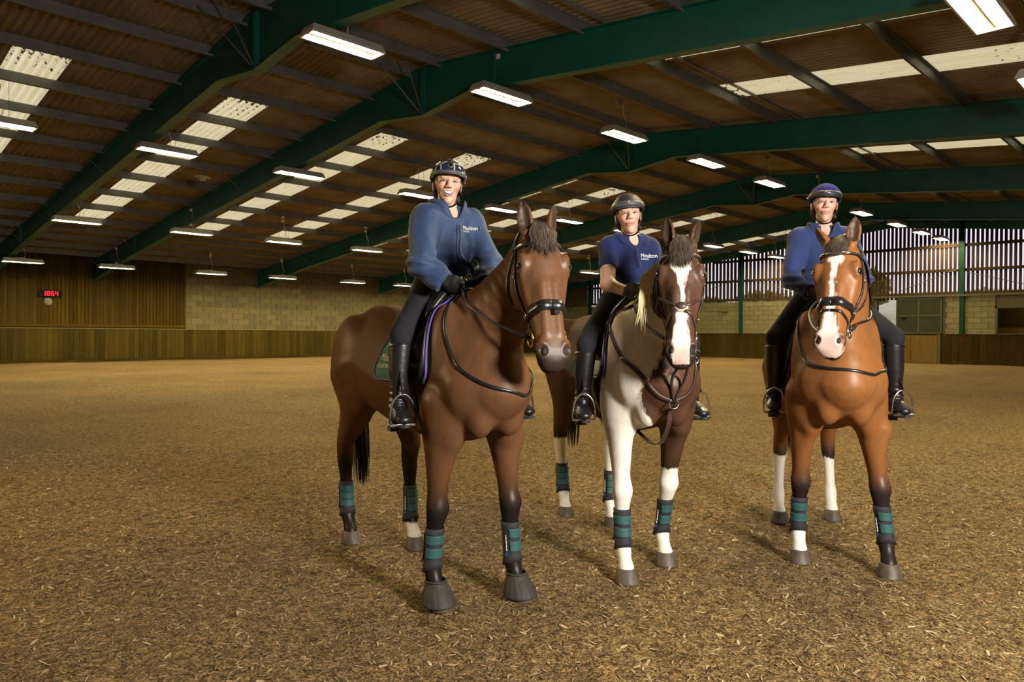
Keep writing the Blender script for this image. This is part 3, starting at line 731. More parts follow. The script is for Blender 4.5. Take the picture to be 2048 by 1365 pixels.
TORSO = [(-1.05, 1.26, 1.10, .05), (-1.00, 1.38, 1.00, .13), (-.92, 1.47, .95, .20), (-.78, 1.55, .92, .255), (-.60, 1.595, .91, .275), (-.40, 1.575, .885, .275), (-.20, 1.53, .85, .285),
         (0, 1.505, .825, .29), (.2, 1.52, .815, .28), (.38, 1.585, .82, .25), (.5, 1.62, .835, .23), (.6, 1.60, .86, .228), (.7, 1.53, .89, .225), (.78, 1.44, .93, .20), (.85, 1.33, .99, .15)]
FRONT = [(1.05, .105, .13, .14, 0), (.92, .095, .105, .125, 0), (.80, .074, .085, .10, 0), (.68, .059, .066, .074, 0), (.585, .051, .055, .058, 0), (.53, .056, .058, .055, .004), (.47, .053, .057, .052, .004), (.41, .043, .042, .048, -.002),
         (.33, .036, .035, .046, -.004), (.25, .036, .036, .047, -.006), (.195, .045, .046, .052, -.004), (.155, .043, .043, .048, .006), (.115, .038, .040, .042, .028), (.075, .046, .050, .048, .048), (.05, .046, .05, .046, .056)]
HIND = [(1.15, .145, .24, .24), (.98, .118, .17, .19), (.83, .085, .11, .13), (.69, .058, .068, .080), (.60, .052, .060, .068), (.52, .049, .054, .058), (.44, .040, .042, .050), (.35, .036, .038, .048), (.26, .036, .038, .048), (.20, .045, .046, .053), (.16, .043, .043, .048), (.115, .038, .040, .042), (.075, .046, .05, .048), (.05, .046, .05, .046)]

def horse(cfg):
    H = dict(cfg); sc = cfg.get('scale', 1.0)
    root = empty('horse', (*cfg['O'], 0), math.radians(cfg['ang'])); tag(root, cfg['label'], 'horse'); H['root'] = root
    g = 1.0
    # ---- head frame
    hy, hp, hr = [math.radians(a) for a in cfg['head']]
    hd = np.array([math.cos(hy), math.sin(hy), 0]); s0 = np.array([-math.sin(hy), math.cos(hy), 0]); z = np.array([0, 0, 1.])
    a = hd*math.cos(hp)-z*math.sin(hp); u0 = z*math.cos(hp)+hd*math.sin(hp)
    s_ = s0*math.cos(hr)+u0*math.sin(hr); u = u0*math.cos(hr)-s0*math.sin(hr)
    P = np.array(cfg['poll']); LH = cfg.get('hlen', .66)
    hw = cfg.get('hw', 1.0)
    def hpt(t, side, dors): return P+a*(t*LH)+s_*side*hw+u*dors
    H['hpt'] = hpt; H['hf'] = (a, s_, u)
    # ---- grid
    xs = np.concatenate([np.arange(-1.14, .86, .0115), np.arange(.86, 1.56, .0078)]); ys = np.arange(-.50, .50, .0092) if True else None
    zs = np.concatenate([np.arange(.02, 1.12, .0115), np.arange(1.12, 2.09, .0082)])
    F = Field(xs, ys, zs)
    # ---- trunk
    TB = [(x, t-cfg.get('drop', 0)*np.clip((.85-x)/.4, 0, 1), b, w) for x, t, b, w in TORSO]
    YS = lambda x: cfg.get('ys', 0)*min(1, max(0, (x+.6)/1.2))
    rows = [(x, YS(x), (t*.46+b*.54), 0, -1, 0, w, t*.54-b*.54, t*.46-b*.46) for x, t, b, w in TB]
    F.tube(rows, .02, 26, flat=.30)
    for s in (-1, 1):
        F.ell((-.73, .155*s, 1.22), (.25, .125, .30), .06)                 # quarter
        F.ell((-.52, .19*s, 1.02), (.12, .07, .14), .06)                   # stifle
        F.ell((.60, YS(.6)+.155*s, 1.28), (.12, .090, .27), .07)                  # shoulder blade muscle
        F.ell((.755, YS(.7)+.142*s, 1.12), (.095, .100, .13), .06)                 # point of shoulder
        F.ell((.80, YS(.8)+.084*s, 1.02), (.088, .078, .135), .022)               # pectorals
        F.ell((.58, YS(.6)+.180*s, .99), (.13, .085, .13), .05)                   # elbow / forearm
        F.ell((.67, YS(.6)+.160*s, .94), (.07, .06, .12), .08)
    # ---- legs
    legs = []
    for i, (fx, fy) in enumerate(cfg['feet']):
        s = -1 if i in (0, 2) else 1; rr = []
        if i < 2:
            for zz, w, hf, hb, dx in FRONT:
                q = np.clip((1.0-zz)/.80, 0, 1); x = .60*(1-q)+(fx-.062)*q+dx; y = (YS(.6)+.180*s)*(1-q)+fy*q
                rr.append((x, y, zz, 0, -1, 0, w, hf, hb))
        else:
            path = [(1.15, -.69), (.98, -.64), (.83, (-.66*2+fx-.07)/3), (.69, fx-.075), (.60, fx-.10), (.52, fx-.098), (.44, fx-.09), (.35, fx-.082), (.26, fx-.075), (.20, fx-.068), (.16, fx-.055), (.115, fx-.03), (.075, fx-.010), (.05, fx-.002)]
            for (zz, x), (z2, w, hf, hb) in zip(path, HIND):
                q = np.clip((1.05-zz)/.85, 0, 1); y = .165*s*(1-q)+fy*q
                rr.append((x, y, zz, 0, -1, 0, w, hf, hb))
        F.tube(rr, .035, 34)
        legs.append(np.array(rr))
        if i < 2:
            k_ = catmull(rr, 60); kn = k_[np.argmin(abs(k_[:, 2]-.50))]
            F.ell((kn[0]+.022, kn[1], .505), (.040, .055, .052), .02)
            F.ell((kn[0]-.045, kn[1], .52), (.025, .03, .045), .02)
            F.cap((.66, .185*.85*s+cfg['feet'][i][1]*.15, .86), tuple(catmull(rr, 60)[np.argmin(abs(catmull(rr, 60)[:, 2]-.66))][:3]+np.array([.03, 0, 0])), .05, .022, .03)
        else:
            k_ = catmull(rr, 60); hk = k_[np.argmin(abs(k_[:, 2]-.60))]
            F.ell((hk[0]-.055, hk[1], .63), (.028, .026, .055), .03)
            F.cap((hk[0]-.05, hk[1], .65), (-.86, hk[1], .90), .020, .03, .03)
    H['legs'] = legs
    # ---- neck
    bs = np.array([0, -1, 0.]); hs = -s_
    nb = np.array([.50, 0, 1.31]); n1 = hpt(.04, 0, -.085)
    mid = cfg.get('neckmid', None)
    pts = [np.array([.42, YS(.42), 1.30]), np.array([.60, YS(.6), 1.34]), nb*.35+n1*.65+np.array([.04, cfg.get('nb', 0), -.03]) if mid is None else np.array(mid), n1]
    cw = catmull(pts, 9); prm = np.linspace(0, 1, 9)
    W_ = np.interp(prm, [0, .25, .5, .75, 1], [.18, .175, .145, .112, .084]); HU = np.interp(prm, [0, .25, .5, .75, 1], [.29, .27, .195, .145, .105]); HD = np.interp(prm, [0, .25, .5, .75, 1], [.25, .245, .20, .150, .105])
    F.tube([(*cw[i], *(bs*(1-prm[i])+hs*prm[i]), W_[i], HU[i], HD[i]) for i in range(9)], .05, 20)
    H['neck'] = (cw, HU, W_, prm)
    # windpipe and jugular groove
    # ---- head
    HS = [(-.02, .030, -.100, .066), (.06, .052, -.128, .080), (.15, .064, -.150, .094), (.26, .068, -.180, .108), (.36, .064, -.195, .104), (.46, .058, -.172, .092), (.56, .052, -.136, .080), (.66, .048, -.110, .071), (.76, .045, -.094, .066), (.86, .043, -.086, .066), (.94, .032, -.080, .062), (1.0, .006, -.060, .048)]
    F.tube([(*hpt(t, 0, (tp*.5+bt*.5)), *(-s_), w*hw, (tp-bt)/2, (tp-bt)/2) for t, tp, bt, w in HS], .03, 26, p=2.5)
    R = np.array([a, s_, u])
    for s in (-1, 1):
        F.ell(hpt(.345, .076*s, -.115), (.10, .034, .085), .03, R)                # cheek
        F.ell(hpt(.235, .092*s, .030), (.052, .028, .030), .018, R)               # brow ridge
        F.ell(hpt(.285, .102*s, .010), (.040, .022, .032), .014, R)               # orbit
        F.cap(hpt(.32, .096*s, .000), hpt(.56, .074*s, -.012), .018, .010, .02)   # facial crest
        F.cap(hpt(.42, .028*s, .050), hpt(.80, .032*s, .030), .017, .018, .02)    # nasal bones
        F.ell(hpt(.278, .124*s, .030), (.025, .018, .020), .008, R, sub=True)     # eye socket
        F.cap(hpt(.245, .106*s, .040), hpt(.315, .110*s, .032), .009, .008, .010)             # upper lid
        F.ell(hpt(.155, .084*s, .040), (.026, .016, .018), .02, R, sub=True)      # hollow above the eye
        F.ell(hpt(.62, .082*s, .030), (.09, .012, .018), .03, R, sub=True)
        F.ell(hpt(.905, .052*s, .014), (.052, .028, .038), .016, R)               # nostril wings
        F.ell(hpt(.955, .036*s, -.010), (.038, .032, .034), .016, R)
        F.ell(hpt(.925, .056*s, .038), (.027, .017, .024), .006, R, sub=True)     # nostril opening
    F.ell(hpt(.985, 0, -.026), (.030, .054, .036), .02, R)                        # upper lip
    F.ell(hpt(.965, 0, -.086), (.042, .042, .026), .016, R)                       # chin and lower lip
    F.cap(hpt(1.02, .03, -.068), hpt(.84, .058, -.064), .006, .005, .008, sub=True); F.cap(hpt(1.02, -.03, -.068), hpt(.84, -.058, -.064), .006, .005, .008, sub=True)
    F.cap(hpt(1.02, -.03, -.068), hpt(1.02, .03, -.068), .006, .006, .008, sub=True)
    # ---- ears
    H['ears'] = []
    for s, (el, ef, et) in zip((-1, 1), cfg['ears']):      # outward lean, forward lean, twist of the opening
        e0 = hpt(.015, .058*s, .012); up_e = unit(-a*1.0+s_*s*el+u*ef); LE = .195
        op = unit(u*math.cos(et)+s_*s*math.sin(et)); op = unit(op-up_e*(op@up_e)); sd = np.cross(up_e, op)
        er = [(0, .022, .026), (.15, .030, .030), (.35, .040, .026), (.6, .037, .019), (.82, .022, .012), (1.0, .005, .006)]
        F.tube([(*(e0+up_e*(t*LE)-op*.010*math.sin(t*3)), *sd, w, d_, d_) for t, w, d_ in er], .012, 16)
        for t, w in ((.28, .024), (.42, .027), (.56, .025), (.70, .017), (.80, .010)):
            F.ell(e0+up_e*(t*LE)+op*.012, (.030, w, .022), .005, np.array([up_e, sd, op]), sub=True)
        H['ears'].append((e0, up_e, op, LE))
    F.smooth(1)
    me, v = F.mesh('horse_body'); f = faces_of(me)
    # ---- colour
    q = v-P; T = (q@a)/LH; S = (q@s_)/hw; U = q@u
    headness = ((T > -.1) & (T < 1.1) & (np.abs(S) < .16) & (U > -.24) & (U < .12))
    H['TSU'] = (T, S, U, headness)
    coat, white, pink = cfg['paint'](H, v, T, S, U, headness)
    set_attr(me, 'coat', coat, 'COLOR'); set_attr(me, 'white', white); set_attr(me, 'pink', pink)
    body = link('body', me, M['coat'], root, True)
    H['bvh'] = bvh_of(v, f); H['body'] = body
    # ---- eyes, hooves
    for s in (-1, 1):
        mb = MB(); c = hpt(.278, .102*s, .022)
        vv = [tuple(c+.026*np.array([math.sin(th)*math.cos(ph), math.sin(th)*math.sin(ph), math.cos(th)])) for th in np.linspace(0, math.pi, 11) for ph in np.linspace(0, 2*math.pi, 17)[:-1]]
        mb.add(vv, [(i*16+j, i*16+(j+1) % 16, (i+1)*16+(j+1) % 16, (i+1)*16+j) for i in range(10) for j in range(16)])
        mb.build('eye', M['eye'], root, True)
        c2 = hpt(.922, .044*s, .022)
        vv = [tuple(c2+R.T@(np.array([.022, .014, .012])*np.array([math.sin(th)*math.cos(ph), math.sin(th)*math.sin(ph), math.cos(th)]))) for th in np.linspace(0, math.pi, 9) for ph in np.linspace(0, 2*math.pi, 13)[:-1]]
        MB().add(vv, [(i*12+j, i*12+(j+1) % 12, (i+1)*12+(j+1) % 12, (i+1)*12+j) for i in range(8) for j in range(12)]).build('nostril', M['hollow'], root, True)  # dark plug paints the shade inside the nostril
    for i, L_ in enumerate(legs):
        cx_, cy_ = L_[-2][0], L_[-2][1]; n = 22; prof = [(.080, .053, .052, 0), (.074, .056, .056, .001), (.05, .062, .062, .010), (.012, .070, .070, .024), (.0, .070, .070, .027), (-.004, .055, .055, .027)]
        vv = [(cx_+dx+r2*math.cos(t), cy_+r1*.96*math.sin(t), zz) for zz, r1, r2, dx in prof for t in np.linspace(0, 2*math.pi, n+1)[:-1]]
        m_ = len(prof); ff = [(k*n+j, k*n+(j+1) % n, (k+1)*n+(j+1) % n, (k+1)*n+j) for k in range(m_-1) for j in range(n)]+[tuple(range(n-1, -1, -1)), tuple((m_-1)*n+j for j in range(n))]
        MB().add(vv, ff).build('hoof', M['hoof'], root, True)
    # ---- mane, forelock, tail
    bv = H['bvh']
    def snap(p, off):
        r = bv.find_nearest(Vector(p)); return np.array(r[0])+np.array(r[1])*off, np.array(r[1])
    for (sg, key, cnt) in cfg.get('tuft', []):          # loose lock falling beside the cheek
        ht = HairMesh(21)
        for k in range(cnt):
            q_ = RNG.random(); e_ = .30+.26*q_+.06*RNG.normal(); w_ = .155+.055*RNG.random()
            ht.strand([hpt(-.02+.10*q_, .05*sg, -.11), hpt(.05+.10*q_, .115*sg, -.10-.02*RNG.random()), hpt(.16+.14*q_, (w_-.01)*sg, -.11), hpt(.5*e_+.10+.08*q_, w_*sg, -.125), hpt(e_+.04, (w_+.02*RNG.normal())*sg, -.14)], u, .016, .005, 9)
        ht.build('mane', M[key], root)['kind'] = 'stuff'
    if cfg['mane']:
        ms, mat_fn, ml = cfg['mane']; hm = {}
        for k in range(230):
            t = .20+.80*k/230; j = np.interp(t, prm, np.arange(9)); c = np.array([np.interp(j, np.arange(9), cw[:, d]) for d in range(3)])
            ax = unit(cw[min(8, int(j)+1)]-cw[max(0, int(j))] if int(j) < 8 else cw[8]-cw[7]); sd = bs*(1-t)+hs*t; upv = np.cross(sd, ax)
            r0 = c+upv*(np.interp(t, prm, HU)+.004); left = -sd*ms
            ln = ml*(.7+.5*RNG.random())*np.interp(t, [.2, .4, 1], [.7, 1, .9]); dr = -z*.92+left*.25+ax*(RNG.normal()*.10)
            pts = [r0-left*.012, r0+left*.02+upv*.012]; nn = [upv, upv]
            for e in (.25, .5, .75, 1.0):
                p, n_ = snap(r0+left*(.03+.05*e)+dr*ln*e, .009+.010*RNG.random()); pts.append(p+left*cfg.get('mlift', 0)*e*RNG.random()); nn.append(n_)
            key = mat_fn(t); hm.setdefault(key, HairMesh(5)).strand(pts, np.array(nn)[np.linspace(0, 5, 9).astype(int)], .020, .006, 9)
        for key, h_ in hm.items(): h_.build('mane', M[key], root)['kind'] = 'stuff'
    fl_ = HairMesh(9); fk, fn, flen = cfg['forelock']
    for k in range(fn):
        ws = RNG.normal()*.028; ws = max(-.055, min(.055, ws)); ln = flen*(.65+.45*RNG.random())*(1-.5*abs(ws)/.055*.6); dir_s = ws*.55+RNG.normal()*.010+cfg.get('fsway', 0)
        pts = []; nn = []
        for t_, wk, of in ((-.07, .55, .002), (-.02, .75, .006), (.03, .95, .008)):
            p, n_ = snap(hpt(t_, ws*wk, .03), of+.008*RNG.random()); pts.append(p); nn.append(n_)
        for e in (.35, .6, .8, 1.0):
            p, n_ = snap(hpt(.03+ln*e, ws+dir_s*e, .09), .007+.010*RNG.random()); pts.append(p); nn.append(n_)
        fl_.strand(pts, np.array(nn)[np.linspace(0, 6, 9).astype(int)], .009, .003, 9)
    fl_.build('forelock', M[fk], root)['kind'] = 'stuff'
    tl = HairMesh(11); tz = cfg.get('tail_end', .38)
    for k in range(170):
        an = RNG.random()*6.28; r = RNG.random()**.5; ex = math.cos(an)*r; ey = math.sin(an)*r; le = tz+.22*RNG.random()**1.5
        sx, sy = cfg.get('tail', (0, 0))
        pts = [(-.99+.012*ex, .02*ey, 1.43), (-1.055+.02*ex, .03*ey, 1.37), (-1.09+.035*ex+sx*.3, .045*ey+sy*.3, 1.15), (-1.08+.05*ex+sx*.7, .06*ey+sy*.7, .85), (-1.06+.045*ex+sx, .065*ey+sy, le+.15), (-1.05+.03*ex+sx, .045*ey+sy, le)]
        tl.strand(pts, np.array([ex-.3, ey, 0.1]), .020, .006, 10)
    tl.build('tail', M[cfg['tailm']], root)['kind'] = 'stuff'
    return H

# ---- coat painters (colours the animals have, in body coordinates)
def lerpc(c, a, w): return c*(1-w[:, None])+np.array(a)[None]*w[:, None]
def bay(base, dark, H, v, T, S, U, hd, legtop=.60):
    n = vnoise(v, 9, 3); n2 = vnoise(v, 3, 4)
    c = np.tile(np.array(base), (len(v), 1))*(1+.10*n2[:, None])
    c = lerpc(c, np.array(base)*.62, .55*sstep(1.45, 1.62, v[:, 2]+.03*n)*(v[:, 0] < .6))      # darker topline
    c = lerpc(c, np.array(base)*1.25, .35*sstep(1.0, .85, v[:, 2])*sstep(.62, .75, v[:, 2]))
    lower = sstep(legtop+.08, legtop-.12, v[:, 2]+.03*n)
    c = lerpc(c, dark, lower*.97)
    mz = hd*sstep(.80, .93, T+.02*n); c = lerpc(c, (.018, .014, .013), mz*.9)
    eye = hd*np.exp(-(((T-.278)/.05)**2+((np.abs(S)-.112)/.022)**2+((U-.015)/.032)**2)); c = lerpc(c, (.03, .02, .015), np.clip(eye*.9, 0, 1))
    for s, (e0, up_e, op, LE) in zip((-1, 1), H['ears']):
        q = v-e0; t = (q@up_e)/LE; o = q@op; r = np.linalg.norm(q-np.outer(q@up_e, up_e), axis=1)
        m = (t > .05)*(t < 1.1)*(r < .06)
        c = lerpc(c, (.035, .022, .016), m*np.maximum(sstep(.80, 1.0, t), .9*sstep(-.016, -.006, o)*sstep(.034, .024, np.abs(q@np.cross(up_e, op)))*sstep(.08, .2, t)))
    return np.clip(c, 0, 1)
def blaze(T, S, hd, U, prof, off=0.0):
    t = [p[0] for p in prof]; w = np.interp(T, t, [p[1] for p in prof], left=-.05, right=-.05); cc = np.interp(T, t, [p[2] for p in prof])
    b = w-np.abs(S-cc); return np.where(hd & (U > -.03), b, -.2)
def sock(v, L_, ztop, amp=.02, seed=1):
    d = np.hypot(v[:, 0]-np.interp(v[:, 2], L_[::-1, 2], L_[::-1, 0]), v[:, 1]-np.interp(v[:, 2], L_[::-1, 2], L_[::-1, 1]))
    near = np.where(d < (.11 if ztop < .75 else .15), 1, -1)
    return np.where(near > 0, (ztop+amp*vnoise(v, 14, seed)-v[:, 2]), -.2)
def paint1(H, v, T, S, U, hd):
    c = bay((.108, .049, .022), (.010, .008, .008), H, v, T, S, U, hd, .60)
    w = sock(v, H['legs'][3], .155, .008)
    return c, w, np.zeros(len(v))
def paint2(H, v, T, S, U, hd):
    c = bay((.070, .033, .019), (.012, .008, .007), H, v, T, S, U, hd, .64)
    n = vnoise(v, 7, 8)*.03; x, y, z = v[:, 0], v[:, 1], v[:, 2]
    w = np.full(len(v), -.2); L_ = H['legs']
    w = np.maximum(w, sock(v, L_[0], 1.02, .03)); w = np.maximum(w, sock(v, L_[1], .58, .03, 2)); w = np.maximum(w, sock(v, L_[2], .60, .02, 3)); w = np.maximum(w, sock(v, L_[3], .93, .03, 4))
    # large white patch: off-side neck and shoulder, narrowing down to the foreleg
    yl = np.interp(z, [.80, .90, .97, 1.03, 1.10, 1.20, 1.30, 1.42, 1.55, 1.75], [-.02, -.06, -.125, -.16, -.165, -.11, -.045, .0, .06, .12])
    xl = np.interp(z, [.80, 1.0, 1.2, 1.35, 1.5, 1.65], [.40, .42, .47, .55, .62, .70])
    neck = np.minimum(np.minimum(x-xl, yl-y), 1.85-z)+n*.7; low = neck
    body = ~hd | (U < -.17)
    w = np.maximum(w, np.where(body & (z > .75), np.maximum(neck, low), -.2))
    w = np.maximum(w, blaze(T, S, hd, U, [(.10, .004, .0), (.15, .055, .0), (.24, .045, .0), (.33, .018, .0), (.45, .008, .004), (.56, .010, .006), (.64, .022, .004), (.80, .034, .0), (.90, .040, .0), (1.03, .034, 0)]))
    pk = hd*(w > 0)*sstep(.84, .95, T)*.75
    pk = np.maximum(pk, hd*sstep(.92, .99, T)*(U < -.055)*.8)
    return c, w, pk
def paint3(H, v, T, S, U, hd):
    c = bay((.205, .080, .024), (.016, .012, .013), H, v, T, S, U, hd, .58)
    w = np.maximum(sock(v, H['legs'][0], .235, .012), np.maximum(sock(v, H['legs'][2], .50, .03, 3), sock(v, H['legs'][3], .46, .03, 4)))
    w = np.maximum(w, blaze(T, S, hd, U, [(.11, .002, .0), (.15, .040, .0), (.20, .034, .0), (.26, .018, -.003), (.38, .010, -.004), (.50, .014, .0), (.62, .020, .0), (.74, .026, 0), (.83, .042, 0), (.92, .060, 0), (1.05, .06, 0)]))
    pk = hd*(w > -.01)*sstep(.82, .93, T)*.65
    return c, w, pk

H1 = horse(dict(ys=-.035, O=(2.685, 3.405), ang=-101.2, feet=[(.56, -.21), (.68, .21), (-.79, -.15), (-.44, .15)], poll=(1.06, .045, 1.865), head=(-18, 68, 0), hlen=.64, hw=1.06,
    ears=[(.10, .25, .35), (.22, .12, .9)], mane=(1, lambda t: 'hair_black', .17), forelock=('hair_brown', 210, .21), tailm='hair_black', tail=(.0, .03), tail_end=.30, paint=paint1,
    label='dark bay horse with no white on its face and ribbed rubber bell boots'))
H2 = horse(dict(O=(3.927, 2.96), ang=-124.3, feet=[(.73, -.17), (.47, .17), (-.78, -.13), (-.42, .13)], poll=(1.00, .02, 1.865), head=(-22, 69, 0), hlen=.64, hw=1.03, drop=.05,
    ears=[(.12, .28, .5), (.30, .0, 1.1)], mane=(-1, lambda t: 'hair_blond' if t > .42 and t < .86 else 'hair_brown', .16), tuft=[(-1, 'hair_blond', 80)], forelock=('hair_brown', 230, .23), tailm='hair_brown', tail=(0, .0), tail_end=.48, paint=paint2,
    label='brown and white patched horse with a broad blaze and a white foreleg'))
H3 = horse(dict(ys=-.055, O=(4.99, 2.01), ang=-146.7, feet=[(.50, -.23), (.68, .23), (-.52, -.20), (-.66, .20)], poll=(.95, -.11, 1.89), head=(-24, 66, 3), hlen=.625, hw=1.03,
    ears=[(.75, .05, 1.2), (.10, .25, .35)], mane=(1, lambda t: 'hair_black', .20), forelock=('hair_brown', 170, .14), tailm='hair_black', tail=(0, -.02), tail_end=.40, fsway=-.02, paint=paint3,
    label='bright bay horse with a white blaze and pink muzzle'))

# ================================================================== TACK
M['pad_green'] = None
def quilt_mat():
    m, N, L, P = newmat('green_quilted_cotton'); P.inputs['Roughness'].default_value = .85; P.inputs['Sheen Weight'].default_value = .2; P.inputs['Specular IOR Level'].default_value = .15
    tc = N.new('ShaderNodeTexCoord'); v = N.new('ShaderNodeTexVoronoi'); v.inputs['Scale'].default_value = 42
    mp = N.new('ShaderNodeMapping'); mp.inputs['Rotation'].default_value = (0, math.radians(45), 0); L.new(tc.outputs['Object'], mp.inputs['Vector']); L.new(mp.outputs['Vector'], v.inputs['Vector']); v.inputs['Randomness'].default_value = .25
    r = N.new('ShaderNodeValToRGB'); e = r.color_ramp.elements; e[0].color = (.050, .20, .125, 1); e[1].color = (.028, .115, .070, 1); e[0].position = .2; e[1].position = .75
    L.new(v.outputs['Distance'], r.inputs['Fac']); L.new(r.outputs['Color'], P.inputs['Base Color'])
    bp = N.new('ShaderNodeBump'); bp.inputs['Strength'].default_value = .5; bp.inputs['Distance'].default_value = .006; bp.invert = True; L.new(v.outputs['Distance'], bp.inputs['Height']); L.new(bp.outputs['Normal'], P.inputs['Normal']); return m
M['pad_green'] = quilt_mat()
M['pad_navy'] = mat('navy_quilted_cotton', (.012, .015, .04), .85, var=.3, nscale=60, bump=.3, bscale=90)
M['purple'] = mat('purple_binding', (.085, .045, .30), .6)
M['blue_mark'] = mat('blue_print', (.03, .12, .42), .5)
M['thread'] = mat('white_embroidery', (.70, .70, .66), .7)
M['leather_sheen'] = mat('black_saddle_leather', (.020, .018, .015), .38, var=.35, nscale=14, bump=.1, bscale=250, spec=.55)
M['felt'] = mat('sheepskin', (.62, .52, .36), .95, var=.3, nscale=60, bump=.5, bscale=200)

def at_horse(H, name, label, cat, group=None):
    o = empty(name, (*H['O'], 0), math.radians(H['ang'])); return tag(o, label, cat, group)
def snapper(bv):
    def f(p, off=0.0):
        r = bv.find_nearest(Vector(p)); return np.array(r[0])+np.array(r[1])*off, np.array(r[1])
    return f
def strap(name, H, pts, width, thick, material, parent, n=40, closed=False, off=.002, snap=True, w_fn=None, bv=None, pad=0.0):
    """flat leather strap swept along a path laid on the animal"""
    P = catmull(list(pts)+([pts[0]] if closed else []), n); sn = snapper(bv or H['bvh']); Q, N_ = [], []
    for p in P:
        q, nn = sn(p, off); Q.append(q if snap else np.array(p)); N_.append(nn)
    Q = np.array(Q); N_ = np.array(N_)
    for _ in range(2):
        Q[1:-1] = (Q[:-2]+2*Q[1:-1]+Q[2:])/4; N_[1:-1] = (N_[:-2]+2*N_[1:-1]+N_[2:])/4
    if snap:
        for i in range(len(Q)):
            q, nn = sn(Q[i]); Q[i] = q+nn*max(off+.001, (Q[i]-q)@nn); N_[i] = N_[i]+nn
    v = []; m = len(Q)
    for i in range(m):
        t = Q[(i+1) % m if closed and i == m-1 else min(i+1, m-1)]-Q[max(i-1, 0)]; t = unit(t); nn = unit(N_[i]-t*(N_[i]@t)); sd = np.cross(t, nn)
        w_ = (w_fn(i/(m-1)) if w_fn else width)/2; th = thick+pad*max(0, (w_-.008))
        v += [Q[i]-sd*w_, Q[i]-sd*w_+nn*thick*.7, Q[i]+nn*th, Q[i]+sd*w_+nn*thick*.7, Q[i]+sd*w_]
    k = 5; f = [(i*k+j, i*k+(j+1) % k, (i+1)*k+(j+1) % k, (i+1)*k+j) for i in range(m-1) for j in range(k)]+[tuple(range(k-1, -1, -1)), tuple((m-1)*k+j for j in range(k))]
    return MB().add(v, f).build(name, material, parent, True)
def ring(name, c, ax1, ax2, r, t, material, parent, r2=None):
    c = np.array(c); MB().tube([c+ax1*r*math.cos(p)+ax2*(r2 or r)*math.sin(p) for p in np.linspace(0, 2*math.pi, 21)], t, 7).build(name, material, parent, True)
def radial(H, x, th, s, off, zc=1.2):
    d = np.array([0, s*math.sin(th), math.cos(th)]); c = np.array([x, 0, zc])
    r = H['bvh'].ray_cast(Vector(c+d*1.0), Vector(-d)); 
    if r[0] is None: return c+d*.3, d
    return np.array(r[0])+d*off, d
def patch(name, H, xa, xb, t0, t1, off, thick, material, parent, s, nx=22, nt=20, edge=None, bulge=None):
    """draped sheet between arcs xa(v)..xb(v); v runs from angle t0 (spine) to t1 (down the flank)"""
    A = np.zeros((nx, nt, 3)); B = np.zeros_like(A)
    for j in range(nt):
        v = j/(nt-1); x0, x1 = xa(v), xb(v)
        for i in range(nx):
            uu = i/(nx-1); x = x0+(x1-x0)*uu; o = off(x, v) if callable(off) else off
            p, d = radial(H, x, t0+(t1(x) if callable(t1) else t1)*v-t0*v, s, o); A[i, j] = p
            B[i, j] = p+d*(thick+(bulge(uu, v) if bulge else 0))
    for X in (A, B):
        for _ in range(3): X[1:-1, 1:-1] = (X[:-2, 1:-1]+X[2:, 1:-1]+X[1:-1, :-2]+X[1:-1, 2:]+4*X[1:-1, 1:-1])/8
    v = np.concatenate([A.reshape(-1, 3), B.reshape(-1, 3)]); i = np.arange(nx*nt).reshape(nx, nt); n = nx*nt
    q = np.stack([i[:-1, :-1], i[1:, :-1], i[1:, 1:], i[:-1, 1:]], -1).reshape(-1, 4); q2 = q+n
    if s > 0: q2 = q2[:, ::-1]
    else: q = q[:, ::-1]
    bd = np.concatenate([i[:, 0], i[-1, 1:], i[-2::-1, -1], i[0, -2:0:-1]]); e = np.stack([bd, np.roll(bd, -1), np.roll(bd, -1)+n, bd+n], -1)
    if s > 0: e = e[:, ::-1]
    me = np_mesh(name, v, np.concatenate([q, q2, e])); o = link(name, me, material, parent, True)
    if edge:
        side = np.concatenate([B[0, 2:], B[1:, -1], B[-1, -2:1:-1]]); MB().tube(side, edge[1], 7).build('binding', edge[0], o, True)
    return o, A, B
depsg = None
def text_mesh(body, size, name):
    c = bpy.data.curves.new(name, 'FONT'); c.body = body; c.size = size; c.align_x = 'LEFT'; c.extrude = .0; c.resolution_u = 3
    o = bpy.data.objects.new(name, c); COL.objects.link(o); dg = bpy.context.evaluated_depsgraph_get(); dg.update()
    me = bpy.data.meshes.new_from_object(o.evaluated_get(dg)); bpy.data.objects.remove(o); bpy.data.curves.remove(c); me.name = name; return me
def lay_text(name, body, size, origin, ex, ey, bv, material, parent, lift=.003, ray=None):
    me = text_mesh(body, size, name); sn = snapper(bv)
    for v in me.vertices:
        p = np.array(origin)+np.array(ex)*v.co.x+np.array(ey)*v.co.y; h = bv.ray_cast(Vector(p), Vector(ray)); v.co = (h[0]-Vector(ray)*lift) if h[0] else Vector(sn(p, lift)[0])
    me.update(); return link(name, me, material, parent)

